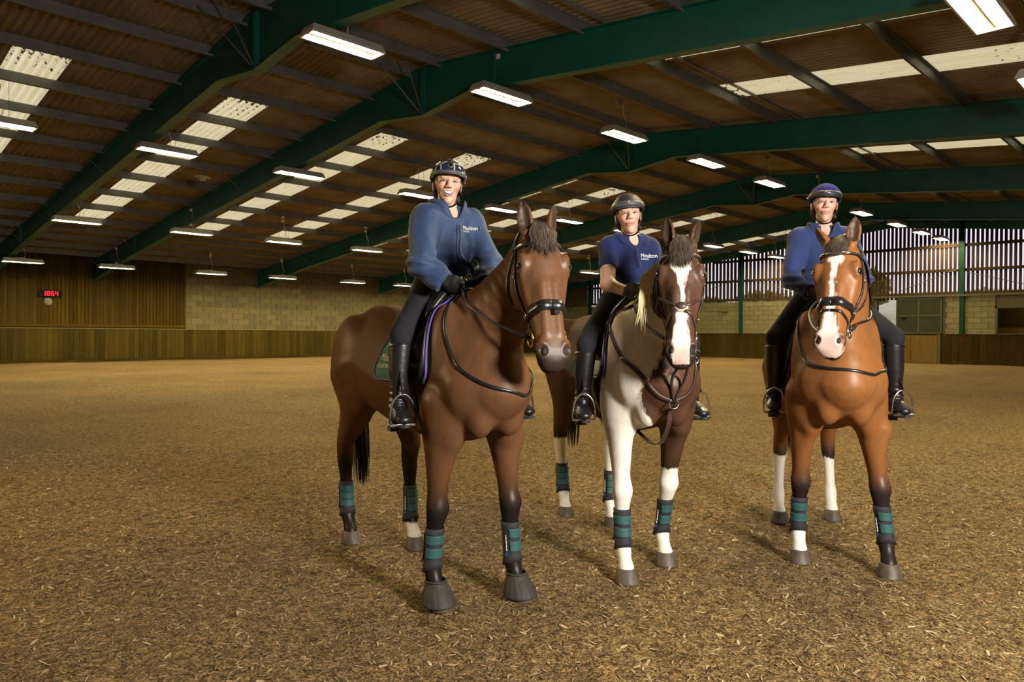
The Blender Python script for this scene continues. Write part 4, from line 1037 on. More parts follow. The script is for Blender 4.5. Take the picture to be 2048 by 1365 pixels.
def saddle_and_pad(H, who, padlab, padm, bind, x0, text=True):
    # ---- saddle pad
    pd = at_horse(H, 'saddle_pad', padlab, 'saddle pad')
    xa = lambda v: x0-.30-.03*v+(.07*max(0, (v-.86)/.14)**2)+.02*(1-v); xb = lambda v: x0+.26+.06*v-.05*max(0, (v-.85)/.15)**2
    for s in (-1, 1):
        o, A, B = patch('pad_flap', H, xa, xb, math.radians(2), math.radians(100), .004, .010, padm, pd, s, 24, 24, (bind, .0055))
        if text and s < 0:
            bv = bvh_of(np.concatenate([A.reshape(-1, 3), B.reshape(-1, 3)]), [tuple(q) for q in np.stack([(np.arange(24*24).reshape(24, 24)+576)[:-1, :-1], (np.arange(24*24).reshape(24, 24)+576)[1:, :-1], (np.arange(24*24).reshape(24, 24)+576)[1:, 1:], (np.arange(24*24).reshape(24, 24)+576)[:-1, 1:]], -1).reshape(-1, 4)])
            zt = B[:, -1, 2].mean()
            lay_text('lettering', 'Moulton', .060, (x0-.275, -.6, zt+.100), (1, 0, 0), (0, 0, 1), bv, M['thread'], o, .003, (0, 1, 0))
            lay_text('lettering', 'EQUESTRIAN CENTRE', .030, (x0-.285, -.6, zt+.062), (1, 0, 0), (0, 0, 1), bv, M['thread'], o, .003, (0, 1, 0))
    # ---- saddle
    sd = at_horse(H, 'saddle', 'black leather dressage saddle under the rider of the '+who, 'saddle')
    for s in (-1, 1):
        def fa(v): return x0-.13+.10*v+.03*v*v
        def fb(v): return x0+.20+.11*math.sin(math.pi*min(1, v*1.1)*.62)-.12*max(0, (v-.80)/.2)**2
        patch('saddle_flap', H, fa, fb, math.radians(14), math.radians(102), .022, .008, M['leather_sheen'], sd, s, 20, 22, (M['leather_black'], .004))
        def ka(v): return x0+.05+.02*v
        def kb(v): return x0+.195+.055*math.sin(math.pi*v)
        patch('knee_block', H, ka, kb, math.radians(44), math.radians(80), .030, .004, M['leather_sheen'], sd, s, 14, 16, None, lambda u_, v_: .042*(math.sin(math.pi*u_)**.7)*(math.sin(math.pi*v_)**.6))
        def sa(v): return x0-.20+.10*v
        def sb(v): return x0+.17-.02*v
        prof = lambda x: np.interp(x-x0, [-.24, -.18, -.05, .08, .16, .2], [.115, .095, .050, .050, .085, .10])
        patch('seat', H, sa, sb, math.radians(-1), math.radians(46), lambda x, v: max(.02, prof(x)-.030-.045*v), .028, M['leather_black'], sd, s, 20, 12)
        patch('panel', H, lambda v: x0-.24+.08*v, lambda v: x0+.22, math.radians(10), math.radians(40), .014, .045, M['leather_black'], sd, s, 14, 10)
    # girth
    gp = []
    for s in (-1, 1):
        for th in (98, 112, 128, 146, 164): gp.append((s, th))
    def inner(t, s):
        d = Vector((0, s*math.sin(math.radians(t)), math.cos(math.radians(t)))); h = H['bvh'].ray_cast(Vector((x0+.10, 0, 1.2)), d); return np.array(h[0])
    path = [inner(t, -1) for t in (92, 105, 120, 136, 152, 168)]+[inner(t, 1) for t in (180, 168, 152, 136, 120, 105, 92)]
    gt_ = at_horse(H, 'girth', 'black girth strap round the belly of the '+who, 'girth'); strap('girth_strap', H, path, .075, .012, M['leather_black'], gt_, 46, off=.004)

def bridle(H, who, style, leather, bitm):
    hpt = H['hpt']; a, s_, u = H['hf']; b = at_horse(H, 'bridle', '%s bridle on the head of the %s' % ('black leather' if leather is M['leather_black'] else 'dark brown leather crossed-noseband', who), 'bridle')
    Hw = dict(H)
    tn = {'crank': .60, 'flash': .58, 'grackle': .50}[style]
    def loop(t, tj, w_top=.085, n=12):   # ring round the face: t at the front, tj under the jaw
        out = []
        for p in np.linspace(0, 2*math.pi, n+1)[:-1]:
            c = math.cos(p); tt = t+(tj-t)*(1-c)/2; out.append(hpt(tt, .095*math.sin(p), -.035+.095*c))
        return out
    if style in ('crank', 'flash'):
        strap('noseband', Hw, loop(tn, tn+.06), .034, .007, leather, b, 60, True, .003, w_fn=lambda q: .030+.020*max(0, math.cos(2*math.pi*q)), pad=.35)
        if style == 'flash':
            strap('flash_strap', Hw, loop(.66, .84), .014, .004, leather, b, 50, True, .003)
        else: MB().box(tuple(hpt(tn+.055, .012, .062)), (.03, .03, .02)).build('flash_loop', leather, b)
    else:
        for s in (-1, 1):
            strap('noseband_strap', Hw, [hpt(.40, .105*s, -.08), hpt(.45, .095*s, -.02), hpt(.53, .06*s, .04), hpt(.575, .01*s, .06), hpt(.64, -.045*s, .035), hpt(.73, -.072*s, -.02), hpt(.80, -.07*s, -.07), hpt(.86, 0, -.11)], .016, .004, leather, b, 44, off=.003)
            strap('noseband_strap', Hw, [hpt(.40, .105*s, -.08), hpt(.45, .09*s, -.16), hpt(.47, .0, -.19)], .018, .004, leather, b, 20, off=.003)
        d = 'cross_pad'; o = link(d, ellmesh(hpt(.575, 0, .058), (.028, .036, .014), np.array([a, s_, u])), M['felt'], b, True)
        link('cross_disc', ellmesh(hpt(.570, 0, .068), (.021, .027, .010), np.array([a, s_, u])), leather, b, True)
    bw = [hpt(.10, .112*s, -.03) if abs(s) == 1 else None for s in (-1, 1)]
    pts = [hpt(.085, -.112, -.035), hpt(.105, -.09, .03), hpt(.125, -.045, .07), hpt(.135, 0, .08), hpt(.125, .045, .07), hpt(.105, .09, .03), hpt(.085, .112, -.035)]
    bb = strap('browband', Hw, pts, .017, .005, leather, b, 36, off=.006, pad=.4)
    if style == 'flash':
        strap('diamante_row', Hw, pts, .010, .006, M['steel'], bb, 60, off=.011)
    strap('headpiece', Hw, [hpt(.085, -.112, -.045), hpt(.0, -.085, -.06), hpt(-.04, -.05, -.02), hpt(-.05, 0, .0), hpt(-.04, .05, -.02), hpt(.0, .085, -.06), hpt(.085, .112, -.045)], .030, .005, leather, b, 36, off=.004)
    for s in (-1, 1):
        ck = strap('cheekpiece', Hw, [hpt(.085, .112*s, -.045), hpt(.22, .118*s, -.045), hpt(.38, .115*s, -.06), hpt(.55, .095*s, -.065), hpt(.70, .078*s, -.06), hpt(.745, .076*s, -.058)], .016, .004, leather, b, 36, off=.004)
        for t in (.30, .62):
            q, nn = snapper(H['bvh'])(hpt(t, .11*s, -.055), .011); ring('buckle', q, a, u, .013, .0022, M['steel'], ck, .011)
        strap('throatlash', Hw, [hpt(.09, .112*s, -.06), hpt(.25, .11*s, -.13), hpt(.36, .06*s, -.20), hpt(.38, 0, -.215)], .012, .004, leather, b, 26, off=.004)
        q, nn = snapper(H['bvh'])(hpt(.785, .078*s, -.056), .012); ring('bit_ring', q, a, u, .036, .0048, bitm, b)
        H.setdefault('bit', {})[s] = q
        MB().tube([q, hpt(.80, .0, -.062)], .008, 7).build('mouthpiece', bitm, b, True)
    return b
def ellmesh(c, r, R, n=10, m=16):
    vv = [tuple(np.array(c)+np.array(R).T@(np.array(r)*np.array([math.sin(t)*math.cos(p), math.sin(t)*math.sin(p), math.cos(t)]))) for t in np.linspace(0, math.pi, n) for p in np.linspace(0, 2*math.pi, m+1)[:-1]]
    mb = MB().add(vv, [(i*m+j, i*m+(j+1) % m, (i+1)*m+(j+1) % m, (i+1)*m+j) for i in range(n-1) for j in range(m)]); return mb.mesh('e')

def leg_row(L_, z):
    k = catmull(L_, 120); i = np.argmin(abs(k[:, 2]-z)); return k[i]
def brushing_boot(H, i, who, leg, z0, z1, straps):
    L_ = H['legs'][i]; b = at_horse(H, 'brushing_boot', 'black brushing boot with teal straps, %s leg of the %s' % (leg, who), 'brushing boot', 'brushing boots')
    s = -1 if i in (0, 2) else 1; n = 20
    def shell(name, za, zb, grow, arc, mat_, parent, tilt=0.0):
        v = []; zz = np.linspace(za, zb, 9); m = len(zz)
        ph = np.linspace(arc[0], arc[1], n)
        for gr in (grow-.005, grow):
            for k_, z in enumerate(zz):
                r = leg_row(L_, z); w, hf, hb = r[6:9]
                e = 0
                for p in ph:
                    c, sn_ = math.cos(p), math.sin(p); h = (hf if c > 0 else hb)
                    v.append((r[0]+(h+gr+e*.4)*c, r[1]+(w+gr+e*.4)*sn_*s, z-tilt*(1-c)*.5*(1-k_/(m-1))))
        N_ = m*n; f = []
        for k_ in range(m-1):
            for j in range(n-1):
                q = (k_*n+j, k_*n+j+1, (k_+1)*n+j+1, (k_+1)*n+j); f += [tuple(x+N_ for x in q), q[::-1]]
        for j in range(n-1): f += [(j, j+1, j+1+N_, j+N_), ((m-1)*n+j, (m-1)*n+j+N_, (m-1)*n+j+1+N_, (m-1)*n+j+1)]
        for k_ in range(m-1): f += [(k_*n, k_*n+N_, (k_+1)*n+N_, (k_+1)*n), (k_*n+n-1, (k_+1)*n+n-1, (k_+1)*n+n-1+N_, k_*n+n-1+N_)]
        return MB().add(v, f).build(name, mat_, parent, True)
    shell('shell', z0, z1, .0095, (-math.pi, math.pi), M['neoprene'], b, .045)
    shell('strike_pad', z0+.02, z1-.03, .0145, (1.9, 3.6), M['neoprene'], b)
    for za, zb in straps: shell('strap', za, zb, .0135, (-1.35 if s < 0 else -.80, 1.55), M['strap_green'], b)
    if s > 0:      # pale stitched mark and blue ring on the inside face
        def on(p, z, gr): q_ = leg_row(L_, z); return np.array([q_[0]+(q_[7]+gr)*math.cos(p), q_[1]+(q_[6]+gr)*math.sin(p)*s, z])
        mk = [on(-1.25+.05*math.sin(k_*2.1), .245+.085*k_/15, .0115) for k_ in range(16)]
        MB().tube(mk, [.0022+.001*math.sin(k_*1.7) for k_ in range(16)], 5).build('stitched_mark', M['thread'], b, True)
        MB().tube([on(-1.25+.11*math.cos(t_), .229+.008*math.sin(t_), .0115) for t_ in np.linspace(0, 2*math.pi, 15)], .002, 5).build('ring_emblem', M['blue_mark'], b, True)
    return b
def bell_boot(H, i, leg, who):
    L_ = H['legs'][i]; cx_, cy_ = L_[-2][0], L_[-2][1]; b = at_horse(H, 'bell_boot', 'ribbed brown rubber bell boot on the %s hoof of the %s' % (leg, who), 'bell boot', 'rubber bell boots')
    n = 48; prof = [(.135, .050, -.022), (.128, .054, -.018), (.118, .052, -.014), (.10, .062, -.006), (.07, .076, .006), (.045, .083, .014), (.030, .086, .018), (.022, .088, .019), (.018, .085, .019)]
    v = [(cx_+dx+(r+(.0035 if j % 3 == 0 and .02 < z < .12 else 0))*math.cos(2*math.pi*j/n)*1.05, cy_+(r+(.0035 if j % 3 == 0 and .02 < z < .12 else 0))*math.sin(2*math.pi*j/n), z) for z, r, dx in prof for j in range(n)]
    MB().add(v, [(k*n+j, k*n+(j+1) % n, (k+1)*n+(j+1) % n, (k+1)*n+j) for k in range(len(prof)-1) for j in range(n)]).build('bell', M['rubber'], b, True)
    MB().tube([(cx_-.018+.056*math.cos(t), cy_+.053*math.sin(t), .131) for t in np.linspace(0, 2*math.pi, 25)], .006, 6).build('collar', M['rubber'], b, True)

# ================================================================== RIDERS
def skin_mat():
    m, N, L, P = newmat('skin'); P.inputs['Roughness'].default_value = .48; P.inputs['Subsurface Weight'].default_value = .12; P.inputs['Subsurface Radius'].default_value = (.012, .005, .003)
    a = N.new('ShaderNodeAttribute'); a.attribute_name = 'tint'; L.new(a.outputs['Color'], P.inputs['Base Color']); return m
M['skin'] = skin_mat()
M['jacket1'] = mat('navy_waterproof', (.026, .048, .115), .62, spec=.25, col2=(.024, .043, .10), nscale=6, bump=.25, bscale=18, sheen=.1)
M['polo'] = mat('navy_polo', (.016, .024, .085), .8, spec=.1, var=.2, nscale=8, bump=.2, bscale=14, sheen=.15)
M['jacket3'] = mat('navy_softshell', (.022, .036, .115), .75, spec=.15, var=.2, nscale=7, bump=.22, bscale=14, sheen=.15)
M['lining'] = mat('dark_lining', (.008, .009, .016), .9)
M['breech'] = mat('charcoal_breeches', (.022, .022, .026), .8, var=.25, nscale=10, bump=.12, bscale=60, spec=.06)
M['bootm'] = mat('black_riding_boot', (.012, .011, .011), .36, var=.3, nscale=10, bump=.15, bscale=40, spec=.55)
M['sole'] = mat('boot_sole', (.02, .018, .016), .7)
M['glove'] = mat('black_glove', (.018, .017, .018), .7, var=.3, nscale=30, bump=.2, bscale=90)
M['gold'] = mat('gold_print', (.55, .42, .18), .3, metal=.6)
M['teeth'] = mat('teeth', (.80, .78, .72), .25)
M['lip'] = mat('lip', (.44, .19, .16), .4)
M['mouth'] = mat('mouth_dark', (.05, .014, .012), .6)
M['eyewhite'] = mat('eye_white', (.72, .70, .68), .15)
M['iris'] = mat('eye_iris', (.05, .05, .06), .1)
M['hair1'] = mat('brown_hair', (.05, .028, .016), .5, var=.4, nscale=60)
M['velvet_blue'] = mat('blue_velvet', (.018, .017, .15), .8, var=.3, nscale=10, sheen=.04, spec=.1)
M['helmet_black'] = mat('matt_black_shell', (.018, .016, .020), .55, var=.2, nscale=40, bump=.1, bscale=300)
M['helmet_grey'] = mat('grey_band', (.060, .060, .066), .5)
def crackle_mat():
    m, N, L, P = newmat('navy_gold_lacquer'); P.inputs['Roughness'].default_value = .12; P.inputs['Coat Weight'].default_value = .8
    tc = N.new('ShaderNodeTexCoord'); v = N.new('ShaderNodeTexVoronoi'); v.feature = 'DISTANCE_TO_EDGE'; v.inputs['Scale'].default_value = 15; L.new(tc.outputs['Object'], v.inputs['Vector'])
    r = N.new('ShaderNodeValToRGB'); e = r.color_ramp.elements; e[0].color = (.50, .42, .24, 1); e[1].color = (.012, .014, .055, 1); e[0].position = .030; e[1].position = .055
    L.new(v.outputs['Distance'], r.inputs['Fac']); L.new(r.outputs['Color'], P.inputs['Base Color']); return m
M['crackle'] = crackle_mat()

def V3(*a): return np.array(a, float)
def rider(H, R):
    r = at_horse(H, 'person', R['label'], 'person'); R['root'] = r
    hx, hy, hz = R['hip']; ch = np.array(R['chest']); Hc = np.array(R['head']); yw, pt, rl = [math.radians(t) for t in R['look']]
    f0 = V3(math.cos(yw)*math.cos(pt), math.sin(yw)*math.cos(pt), math.sin(pt)); l0 = V3(-math.sin(yw), math.cos(yw), 0); u0 = np.cross(f0, l0)
    hl = l0*math.cos(rl)+u0*math.sin(rl); hu = u0*math.cos(rl)-l0*math.sin(rl); hf = f0; HR = np.array([hf, hl, hu])
    def hp(x, y, z): return Hc+hf*x+hl*y+hu*z
    sh = {-1: np.array(R['shR']), 1: np.array(R['shL'])}; el = {-1: np.array(R['elR']), 1: np.array(R['elL'])}; wr = {-1: np.array(R['wrR']), 1: np.array(R['wrL'])}
    kn = {-1: np.array(R['knR']), 1: np.array(R['knL'])}; an = {-1: np.array(R['anR']), 1: np.array(R['anL'])}; to = {-1: np.array(R['toR']), 1: np.array(R['toL'])}
    hipc = V3(hx, hy, hz); nb = (sh[-1]+sh[1])/2+V3(-.005, 0, .035)
    side = unit(sh[-1]-sh[1])
    def torso(F, g, k=.03):
        up_ = ch-hipc; rows = [(*(hipc+V3(-.01, 0, -.012)), *side, .155+g, .110+g, .105+g), (*(hipc+up_*.05), *side, .160+g, .115+g, .110+g), (*(hipc+up_*.42), *side, .132+g, .092+g, .100+g), (*(hipc+up_*.85), *side, .150+g, .100+g, .118+g), (*(ch+up_*.12), *side, .150+g, .095+g, .105+g), (*((nb+ch)/2+V3(0, 0, .03)), *side, .105+g, .07+g, .075+g)]
        F.tube(rows, k, 18); F.cap(sh[-1]+V3(0, .02, 0), sh[1]-V3(0, .02, 0), .055+g, .055+g, .04)
        for s in (-1, 1): F.cap(nb+V3(0, .03*s, .02), sh[s]+V3(0, 0, .015), .045+g, .05+g, .03)
    def arms(F, g, sides=(-1, 1), t1=1.0, cuff=0):
        for s in sides:
            F.cap(sh[s], el[s], .056+g, .042+g, .03)
            F.cap(el[s], el[s]+(wr[s]-el[s])*t1, .044+g, (.030 if t1 > .9 else .036)+g+cuff, .02)
    def thighs(F, g):
        for s in (-1, 1): F.cap(hipc+V3(.02, .085*s, .0), kn[s], .092+g, .054+g, .04)
    def calves(F, g, t=1.0):
        for s in (-1, 1):
            F.cap(kn[s], an[s], .052+g, .036+g, .02); m = kn[s]*.68+an[s]*.32+V3(-.022, 0, 0); F.cap(kn[s]*.8+an[s]*.2+V3(-.015, 0, 0), kn[s]*.5+an[s]*.5+V3(-.015, 0, 0), .046+g, .042+g, .03)
    def feet(F, g):
        for s in (-1, 1):
            d = unit((to[s]-an[s])*np.array([1, 1, 0])); b = an[s]+V3(0, 0, -.065)-d*.055; t_ = to[s]
            sd = np.cross(V3(0, 0, 1), d)
            F.tube([(*(b+V3(0, 0, .028)), *(-sd), .033+g, .042+g, .030+g), (*(b*.5+t_*.5+V3(0, 0, .022)), *(-sd), .038+g, .042+g, .030+g), (*(b*.2+t_*.8+V3(0, 0, .012)), *(-sd), .043+g, .030+g, .024+g), (*t_, *(-sd), .032+g, .020+g, .020+g)], .02, 12)
            F.cap(an[s], b+d*.045+V3(0, 0, .02), .040+g, .040+g, .02)
    hands = {}; hsn = snapper(H['bvh'])
    for s in (-1, 1):
        for _ in range(8):      # rest the fists on the neck, not in it
            d = unit(unit(wr[s]-el[s])+V3(.4, 0, .05)); worst = min(((lambda q, nn: ((p_-q)@nn, nn))(*hsn(p_)) for p_ in (wr[s], wr[s]+d*.05, wr[s]+d*.10, wr[s]+d*.06-V3(0, 0, .03))), key=lambda t_: t_[0])
            if worst[0] < .026: wr[s] = wr[s]+unit(worst[1]+V3(0, 0, .5))*(.027-worst[0])
        d = unit(wr[s]-el[s]); d = unit(d+V3(.4, 0, .05)); p = V3(0, -s, 0); p = unit(p-d*(p@d)); uu = np.cross(d, p)*(-s if s < 0 else -s); uu = uu if uu[2] > 0 else -uu
        hands[s] = (d, p, uu)
    def hand(F, g, s):
        d, p, uu = hands[s]; w = wr[s]
        F.cap(w-d*.02, w+d*.03, .027+g, .026+g, .015); F.cap(w+(el[s]-w)*.24, w, .030+g, .028+g, .01)
        F.ell(w+d*.060, (.044+g, .018+g, .042+g), .012, np.array([d, p, uu]))
        for i in range(4):
            b = w+d*(.092-.004*abs(i-1.2))+uu*(.030-.0195*i); L_ = [.95, 1.05, 1.0, .85][i]; rr = .0098+g
            a1 = b+d*.020*L_+p*.012; a2 = a1+p*.026*L_-d*.008; a3 = a2-d*.024*L_+p*.002
            F.cap(b-d*.02, a1, rr, rr, .004); F.cap(a1, a2, rr, rr*.95, .003); F.cap(a2, a3, rr*.95, rr*.85, .003)
        t0 = w+d*.030+uu*.034+p*.006; t1 = t0+d*.034+uu*.012+p*.006; t2 = t1+d*.030-uu*.004+p*.014
        F.cap(t0, t1, .0125+g, .0115+g, .006); F.cap(t1, t2, .0112+g, .0095+g, .004)
    def axis(lo, hi, fine, st, fs):
        out = []; x = lo
        while x < hi:
            out.append(x); x += fs if fine[0] < x < fine[1] else st
        return np.array(out)
    # ---- the body, one continuous surface
    lo = np.minimum.reduce([hipc-.2, an[-1]-.12, an[1]-.12, to[-1]-.08, to[1]-.08, sh[-1]-.1]); hi = np.maximum.reduce([Hc+.16, to[-1]+.1, to[1]+.1, wr[-1]+.14, wr[1]+.14, sh[1]+.1, kn[1]+.12])
    F = Field(axis(lo[0], hi[0], (Hc[0]-.11, Hc[0]+.14), .0105, .0045), axis(lo[1], hi[1], (Hc[1]-.10, Hc[1]+.10), .0105, .0045), axis(lo[2], Hc[2]+.16, (Hc[2]-.135, 9), .0105, .0045))
    torso(F, 0); arms(F, 0); thighs(F, 0); calves(F, -.004); feet(F, -.006)
    for s in (-1, 1): hand(F, 0, s)
    F.cap(nb+V3(-.01, 0, -.02), hp(-.015, 0, -.08), .052, .047, .03)
    F.ell(hp(-.008, 0, .030), (.096, .075, .092), .02, HR); F.ell(hp(.022, 0, -.042), (.064, .048, .076), .03, HR)
    F.ell(hp(.066, 0, -.100), (.022, .022, .020), .018, HR)
    sm = R.get('smile', .5)
    for s in (-1, 1):
        F.ell(hp(.056, .036*s, -.026+.006*sm), (.029, .022, .022), .014, HR); F.ell(hp(.080, .026*s, .024), (.014, .026, .009), .010, HR)
        F.ell(hp(.098, .0125*s, -.030), (.010, .0085, .008), .006, HR); F.ell(hp(-.010, .076*s, -.006), (.022, .009, .032), .006, HR)
        F.ell(hp(.094, .032*s, .004), (.013, .018, .0095), .007, HR, sub=True); F.ell(hp(.094, .039*s, -.044), (.008, .005, .014), .010, HR, sub=True)
    F.cap(hp(.088, 0, .014), hp(.108, 0, -.024), .008, .0115, .008); F.ell(hp(.106, 0, -.028), (.010, .010, .008), .006, HR)
    F.ell(hp(.086, 0, -.057), (.009, .026+.006*sm, .0055), .010, HR); F.ell(hp(.084, 0, -.0715), (.009, .023, .0065), .010, HR)
    me, v = F.mesh('body'); q = (v-Hc)@HR.T; X, Y, Z = q.T
    base = np.array(R.get('skin', (.60, .37, .27))); t = np.tile(base, (len(v), 1))
    head = (Z > -.13)&(np.abs(Y) < .11)&(np.abs(X) < .14)
    chk = np.exp(-(((np.abs(Y)-.042)/.022)**2+((Z+.030)/.022)**2))*(X > .02)*head; t = lerpc(t, base*np.array([1.0, .72, .70]), np.clip(chk*.75, 0, 1))
    nos = np.exp(-((Y/.012)**2+((Z+.026)/.012)**2))*(X > .08)*head; t = lerpc(t, base*np.array([1, .8, .78]), np.clip(nos*.6, 0, 1))
    brow = sstep(.009, .004, np.abs(Z-.026-.006*np.sin(np.clip((np.abs(Y)-.012)/.036, 0, 1)*3)))*(np.abs(Y) > .013)*(np.abs(Y) < .048)*(X > .05)*head; t = lerpc(t, R.get('browc', (.20, .12, .07)), brow*.6)
    hairm = head*(Z > -.03)*sstep(.055, .035, X)*(np.abs(Y) > .05)*(X < .05)*(Z > .012); t = lerpc(t, (.07, .04, .02), hairm)
    set_attr(me, 'tint', t, 'COLOR'); link('body', me, M['skin'], r, True); fbv = bvh_of(v, faces_of(me))
    def face(y, z_, lift):
        h = fbv.ray_cast(Vector(hp(.20, y, z_)), Vector(-hf)); return (np.array(h[0]) if h[0] else hp(.09, y, z_))+hf*lift
    for s in (-1, 1):
        e = link('eye', ellmesh(hp(.0775, .032*s, .004), (.0115, .0125, .011-.004*sm), HR), M['eyewhite'], r, True)
        link('iris', ellmesh(hp(.0875, .0315*s, .0035), (.0035, .0058, .0056-.002*sm), HR), M['iris'], e, True)
        arc = [hp(.0895-.006*abs(p)**2, .032*s+.0155*p, .0035+(.0062-.0025*sm)*(1-p*p)) for p in np.linspace(-1, 1, 9)]; MB().tube(arc, .0016, 5).build('eyelash', M['hair1'], e, True)
        arc = [hp(.088-.006*abs(p)**2, .032*s+.0155*p, .0030-(.0050-.002*sm)*(1-p*p)) for p in np.linspace(-1, 1, 9)]; MB().tube(arc, .0011, 5).build('eyelash', M['hair1'], e, True)
    wm = .027+.006*sm; ys_ = np.linspace(-1, 1, 15)
    if sm > .8:      # open smile: dark crescent, upper teeth in it
        zu = lambda q_: -.0565+.011*q_*q_; zl = lambda q_: -.0745+.029*q_*q_
        cv = [face(q_*wm, zu(q_)*(1-e_)+zl(q_)*e_, .0022) for e_ in (0, .5, 1) for q_ in ys_]
        MB().add(cv, [(j*15+i, j*15+i+1, (j+1)*15+i+1, (j+1)*15+i) for j in range(2) for i in range(14)]).build('mouth', M['mouth'], r, True)
        tq = np.linspace(-.86, .86, 15); cv = [face(q_*wm, zu(q_)*(1-e_)+zl(q_)*e_, .0036) for e_ in (.02, .62) for q_ in tq]
        MB().add(cv, [(i, i+1, 15+i+1, 15+i) for i in range(14)]).build('teeth', M['teeth'], r, True)
    else:
        zu = lambda q_: -.0640+.010*sm*q_*q_; zl = lambda q_: -.0650+.011*sm*q_*q_
        MB().tube([face(q_*wm, zu(q_), .0004) for q_ in ys_], [.0004+.0012*(1-abs(q_)) for q_ in ys_], 5).build('mouth', M['mouth'], r, True)
    MB().tube([face(q_*wm, zu(q_)+.0034*(1-.6*q_*q_), .0008) for q_ in ys_], [.0006+.0036*(1-q_*q_)**.6 for q_ in ys_], 8).build('lip', M['lip'], r, True)
    MB().tube([face(q_*wm*.96, zl(q_)-.0040*(1-.7*q_*q_), .0008) for q_ in ys_], [.0006+.0042*(1-q_*q_)**.6 for q_ in ys_], 8).build('lip', M['lip'], r, True)
    # ---- clothing: skins grown outwards from the body
    top = R['top']; G = .013 if top != 'polo' else .009
    if top == 'waterproof': G = .019
    lo = np.minimum.reduce([hipc-.24, sh[-1]-.12, el[-1]-.1, wr[-1]-.1]); hi = np.maximum.reduce([hipc+.22, sh[1]+.12, el[1]+.12, wr[1]+.1, wr[-1]+.1])
    zb = hz-R.get('hem', .06); F = Field(np.arange(lo[0], hi[0], .009), np.arange(lo[1], hi[1], .009), np.arange(zb-.03, nb[2]+.10, .009))
    torso(F, G, .04); arms(F, G+(.006 if top == 'waterproof' else 0.0), t1=(1.08 if top != 'polo' else 1.0), cuff=.012 if top == 'waterproof' else .006)
    P = np.stack(np.meshgrid(*F.ax, indexing='ij'), -1).astype(np.float32)
    wr_ = (.0105 if top == 'waterproof' else .0042)*vnoise(P.reshape(-1, 3), 24, R['seed']).reshape(F.d.shape)+(.004 if top == 'waterproof' else .003)*vnoise(P.reshape(-1, 3)*np.array([1, 1, .5]), 55, R['seed']+1).reshape(F.d.shape)
    wr_ += .006*np.exp(-((P[..., 2]-(hz+.10))/.10)**2)*np.sin(P[..., 2]*95+6*P[..., 1]+3*vnoise(P.reshape(-1, 3), 8, 5).reshape(F.d.shape))
    F.d += wr_.astype(np.float32)
    neckc = nb+V3(-.005, 0, .02)
    cut = np.maximum(zb-P[..., 2], .046-np.sqrt(((P[..., :2]-neckc[:2])**2).sum(-1))-np.clip(neckc[2]-.015-P[..., 2], 0, 1)*3)    # hem, neck hole
    F.d = np.maximum(F.d, cut.astype(np.float32))
    F.d = np.maximum(F.d, (P[..., 2]-(nb[2]+.055)).astype(np.float32))
    fv = unit(np.cross(unit(sh[1]-sh[-1]), V3(0, 0, 1))); F.ell(neckc+fv*.066+V3(0, 0, .006), (.036, .031, .046), .008, sub=True)
    if top == 'polo':
        for s in (-1, 1):
            ax_ = unit(el[s]-sh[s]); F.d = np.maximum(F.d, np.where((P[..., 1]-hy)*s > .105, ((P-sh[s])@ax_)-.165, -1).astype(np.float32))
    for s in (-1, 1):
        if top != 'polo':
            ax_ = unit(wr[s]-el[s]); tt = (P-el[s])@ax_; rad = np.sqrt((((P-el[s])-tt[..., None]*ax_)**2).sum(-1)); F.d = np.maximum(F.d, np.where(rad < .09, tt-np.linalg.norm(wr[s]-el[s])*(1.10 if top == 'waterproof' else 1.02), -1).astype(np.float32))
    me, v = F.mesh('top'); tm = M[R['topm']]; jk = link({'waterproof': 'waterproof_jacket', 'polo': 'polo_shirt', 'softshell': 'softshell_jacket'}[top], me, tm, r, True)
    jbv = bvh_of(v, faces_of(me)); sn = snapper(jbv)
    # collar: stand-up band open at the throat
    cr, chh, flare, gap = {'waterproof': (.072, .072, .034, .55), 'polo': (.064, .042, .030, .42), 'softshell': (.070, .062, .026, .50)}[top]
    hsv = unit(sh[1]-sh[-1]); fv = unit(np.cross(hsv, V3(0, 0, 1))); n = 30
    ang = np.linspace(gap*.35, 2*math.pi-gap*.35, n); rowsv = []
    for a_ in ang:
        k = math.cos(a_); op = max(0, k)**2; dr = fv*k+hsv*math.sin(a_)*1.05
        base_, bn = sn(neckc+dr*.092+V3(0, 0, -.045*op), .0015); open_a = 1+gap*.9*op*math.copysign(1, math.sin(a_))*0
        drt = unit(fv*(k-.35*op*gap)+hsv*(math.sin(a_)*1.05+math.copysign(1, math.sin(a_))*.75*op*gap))
        if top == 'polo':
            tp_ = neckc+drt*.060+V3(0, 0, chh-.030*op); out_, _ = sn(neckc+drt*(.115+.02*op)+V3(0, 0, -.03*op), .007)
            col = [base_*.2+tp_*.8-V3(0, 0, .012), tp_, tp_*.55+out_*.45+V3(0, 0, .010), out_]
        else:
            tp_ = neckc+drt*(cr+flare)+V3(0, 0, chh*(1-.30*op)); col = [base_, base_*.6+tp_*.4+drt*.004, base_*.25+tp_*.75+drt*.004, tp_]
        rowsv.append(col)
    rv = np.array(rowsv).transpose(1, 0, 2)             # 4 rows round the neck
    inn = rv.copy(); cxy = neckc[None, None]; dv = rv-cxy; dv[..., 2] = 0; inn -= dv/np.linalg.norm(dv, axis=-1, keepdims=True)*.006
    if top == 'polo': inn = rv-np.array([0, 0, .004])
    vv = np.concatenate([rv.reshape(-1, 3), inn.reshape(-1, 3)]); N_ = 4*n; f_ = []
    for j in range(3):
        for i in range(n-1):
            q4 = (j*n+i, j*n+i+1, (j+1)*n+i+1, (j+1)*n+i); f_ += [q4, tuple(x+N_ for x in q4[::-1])]
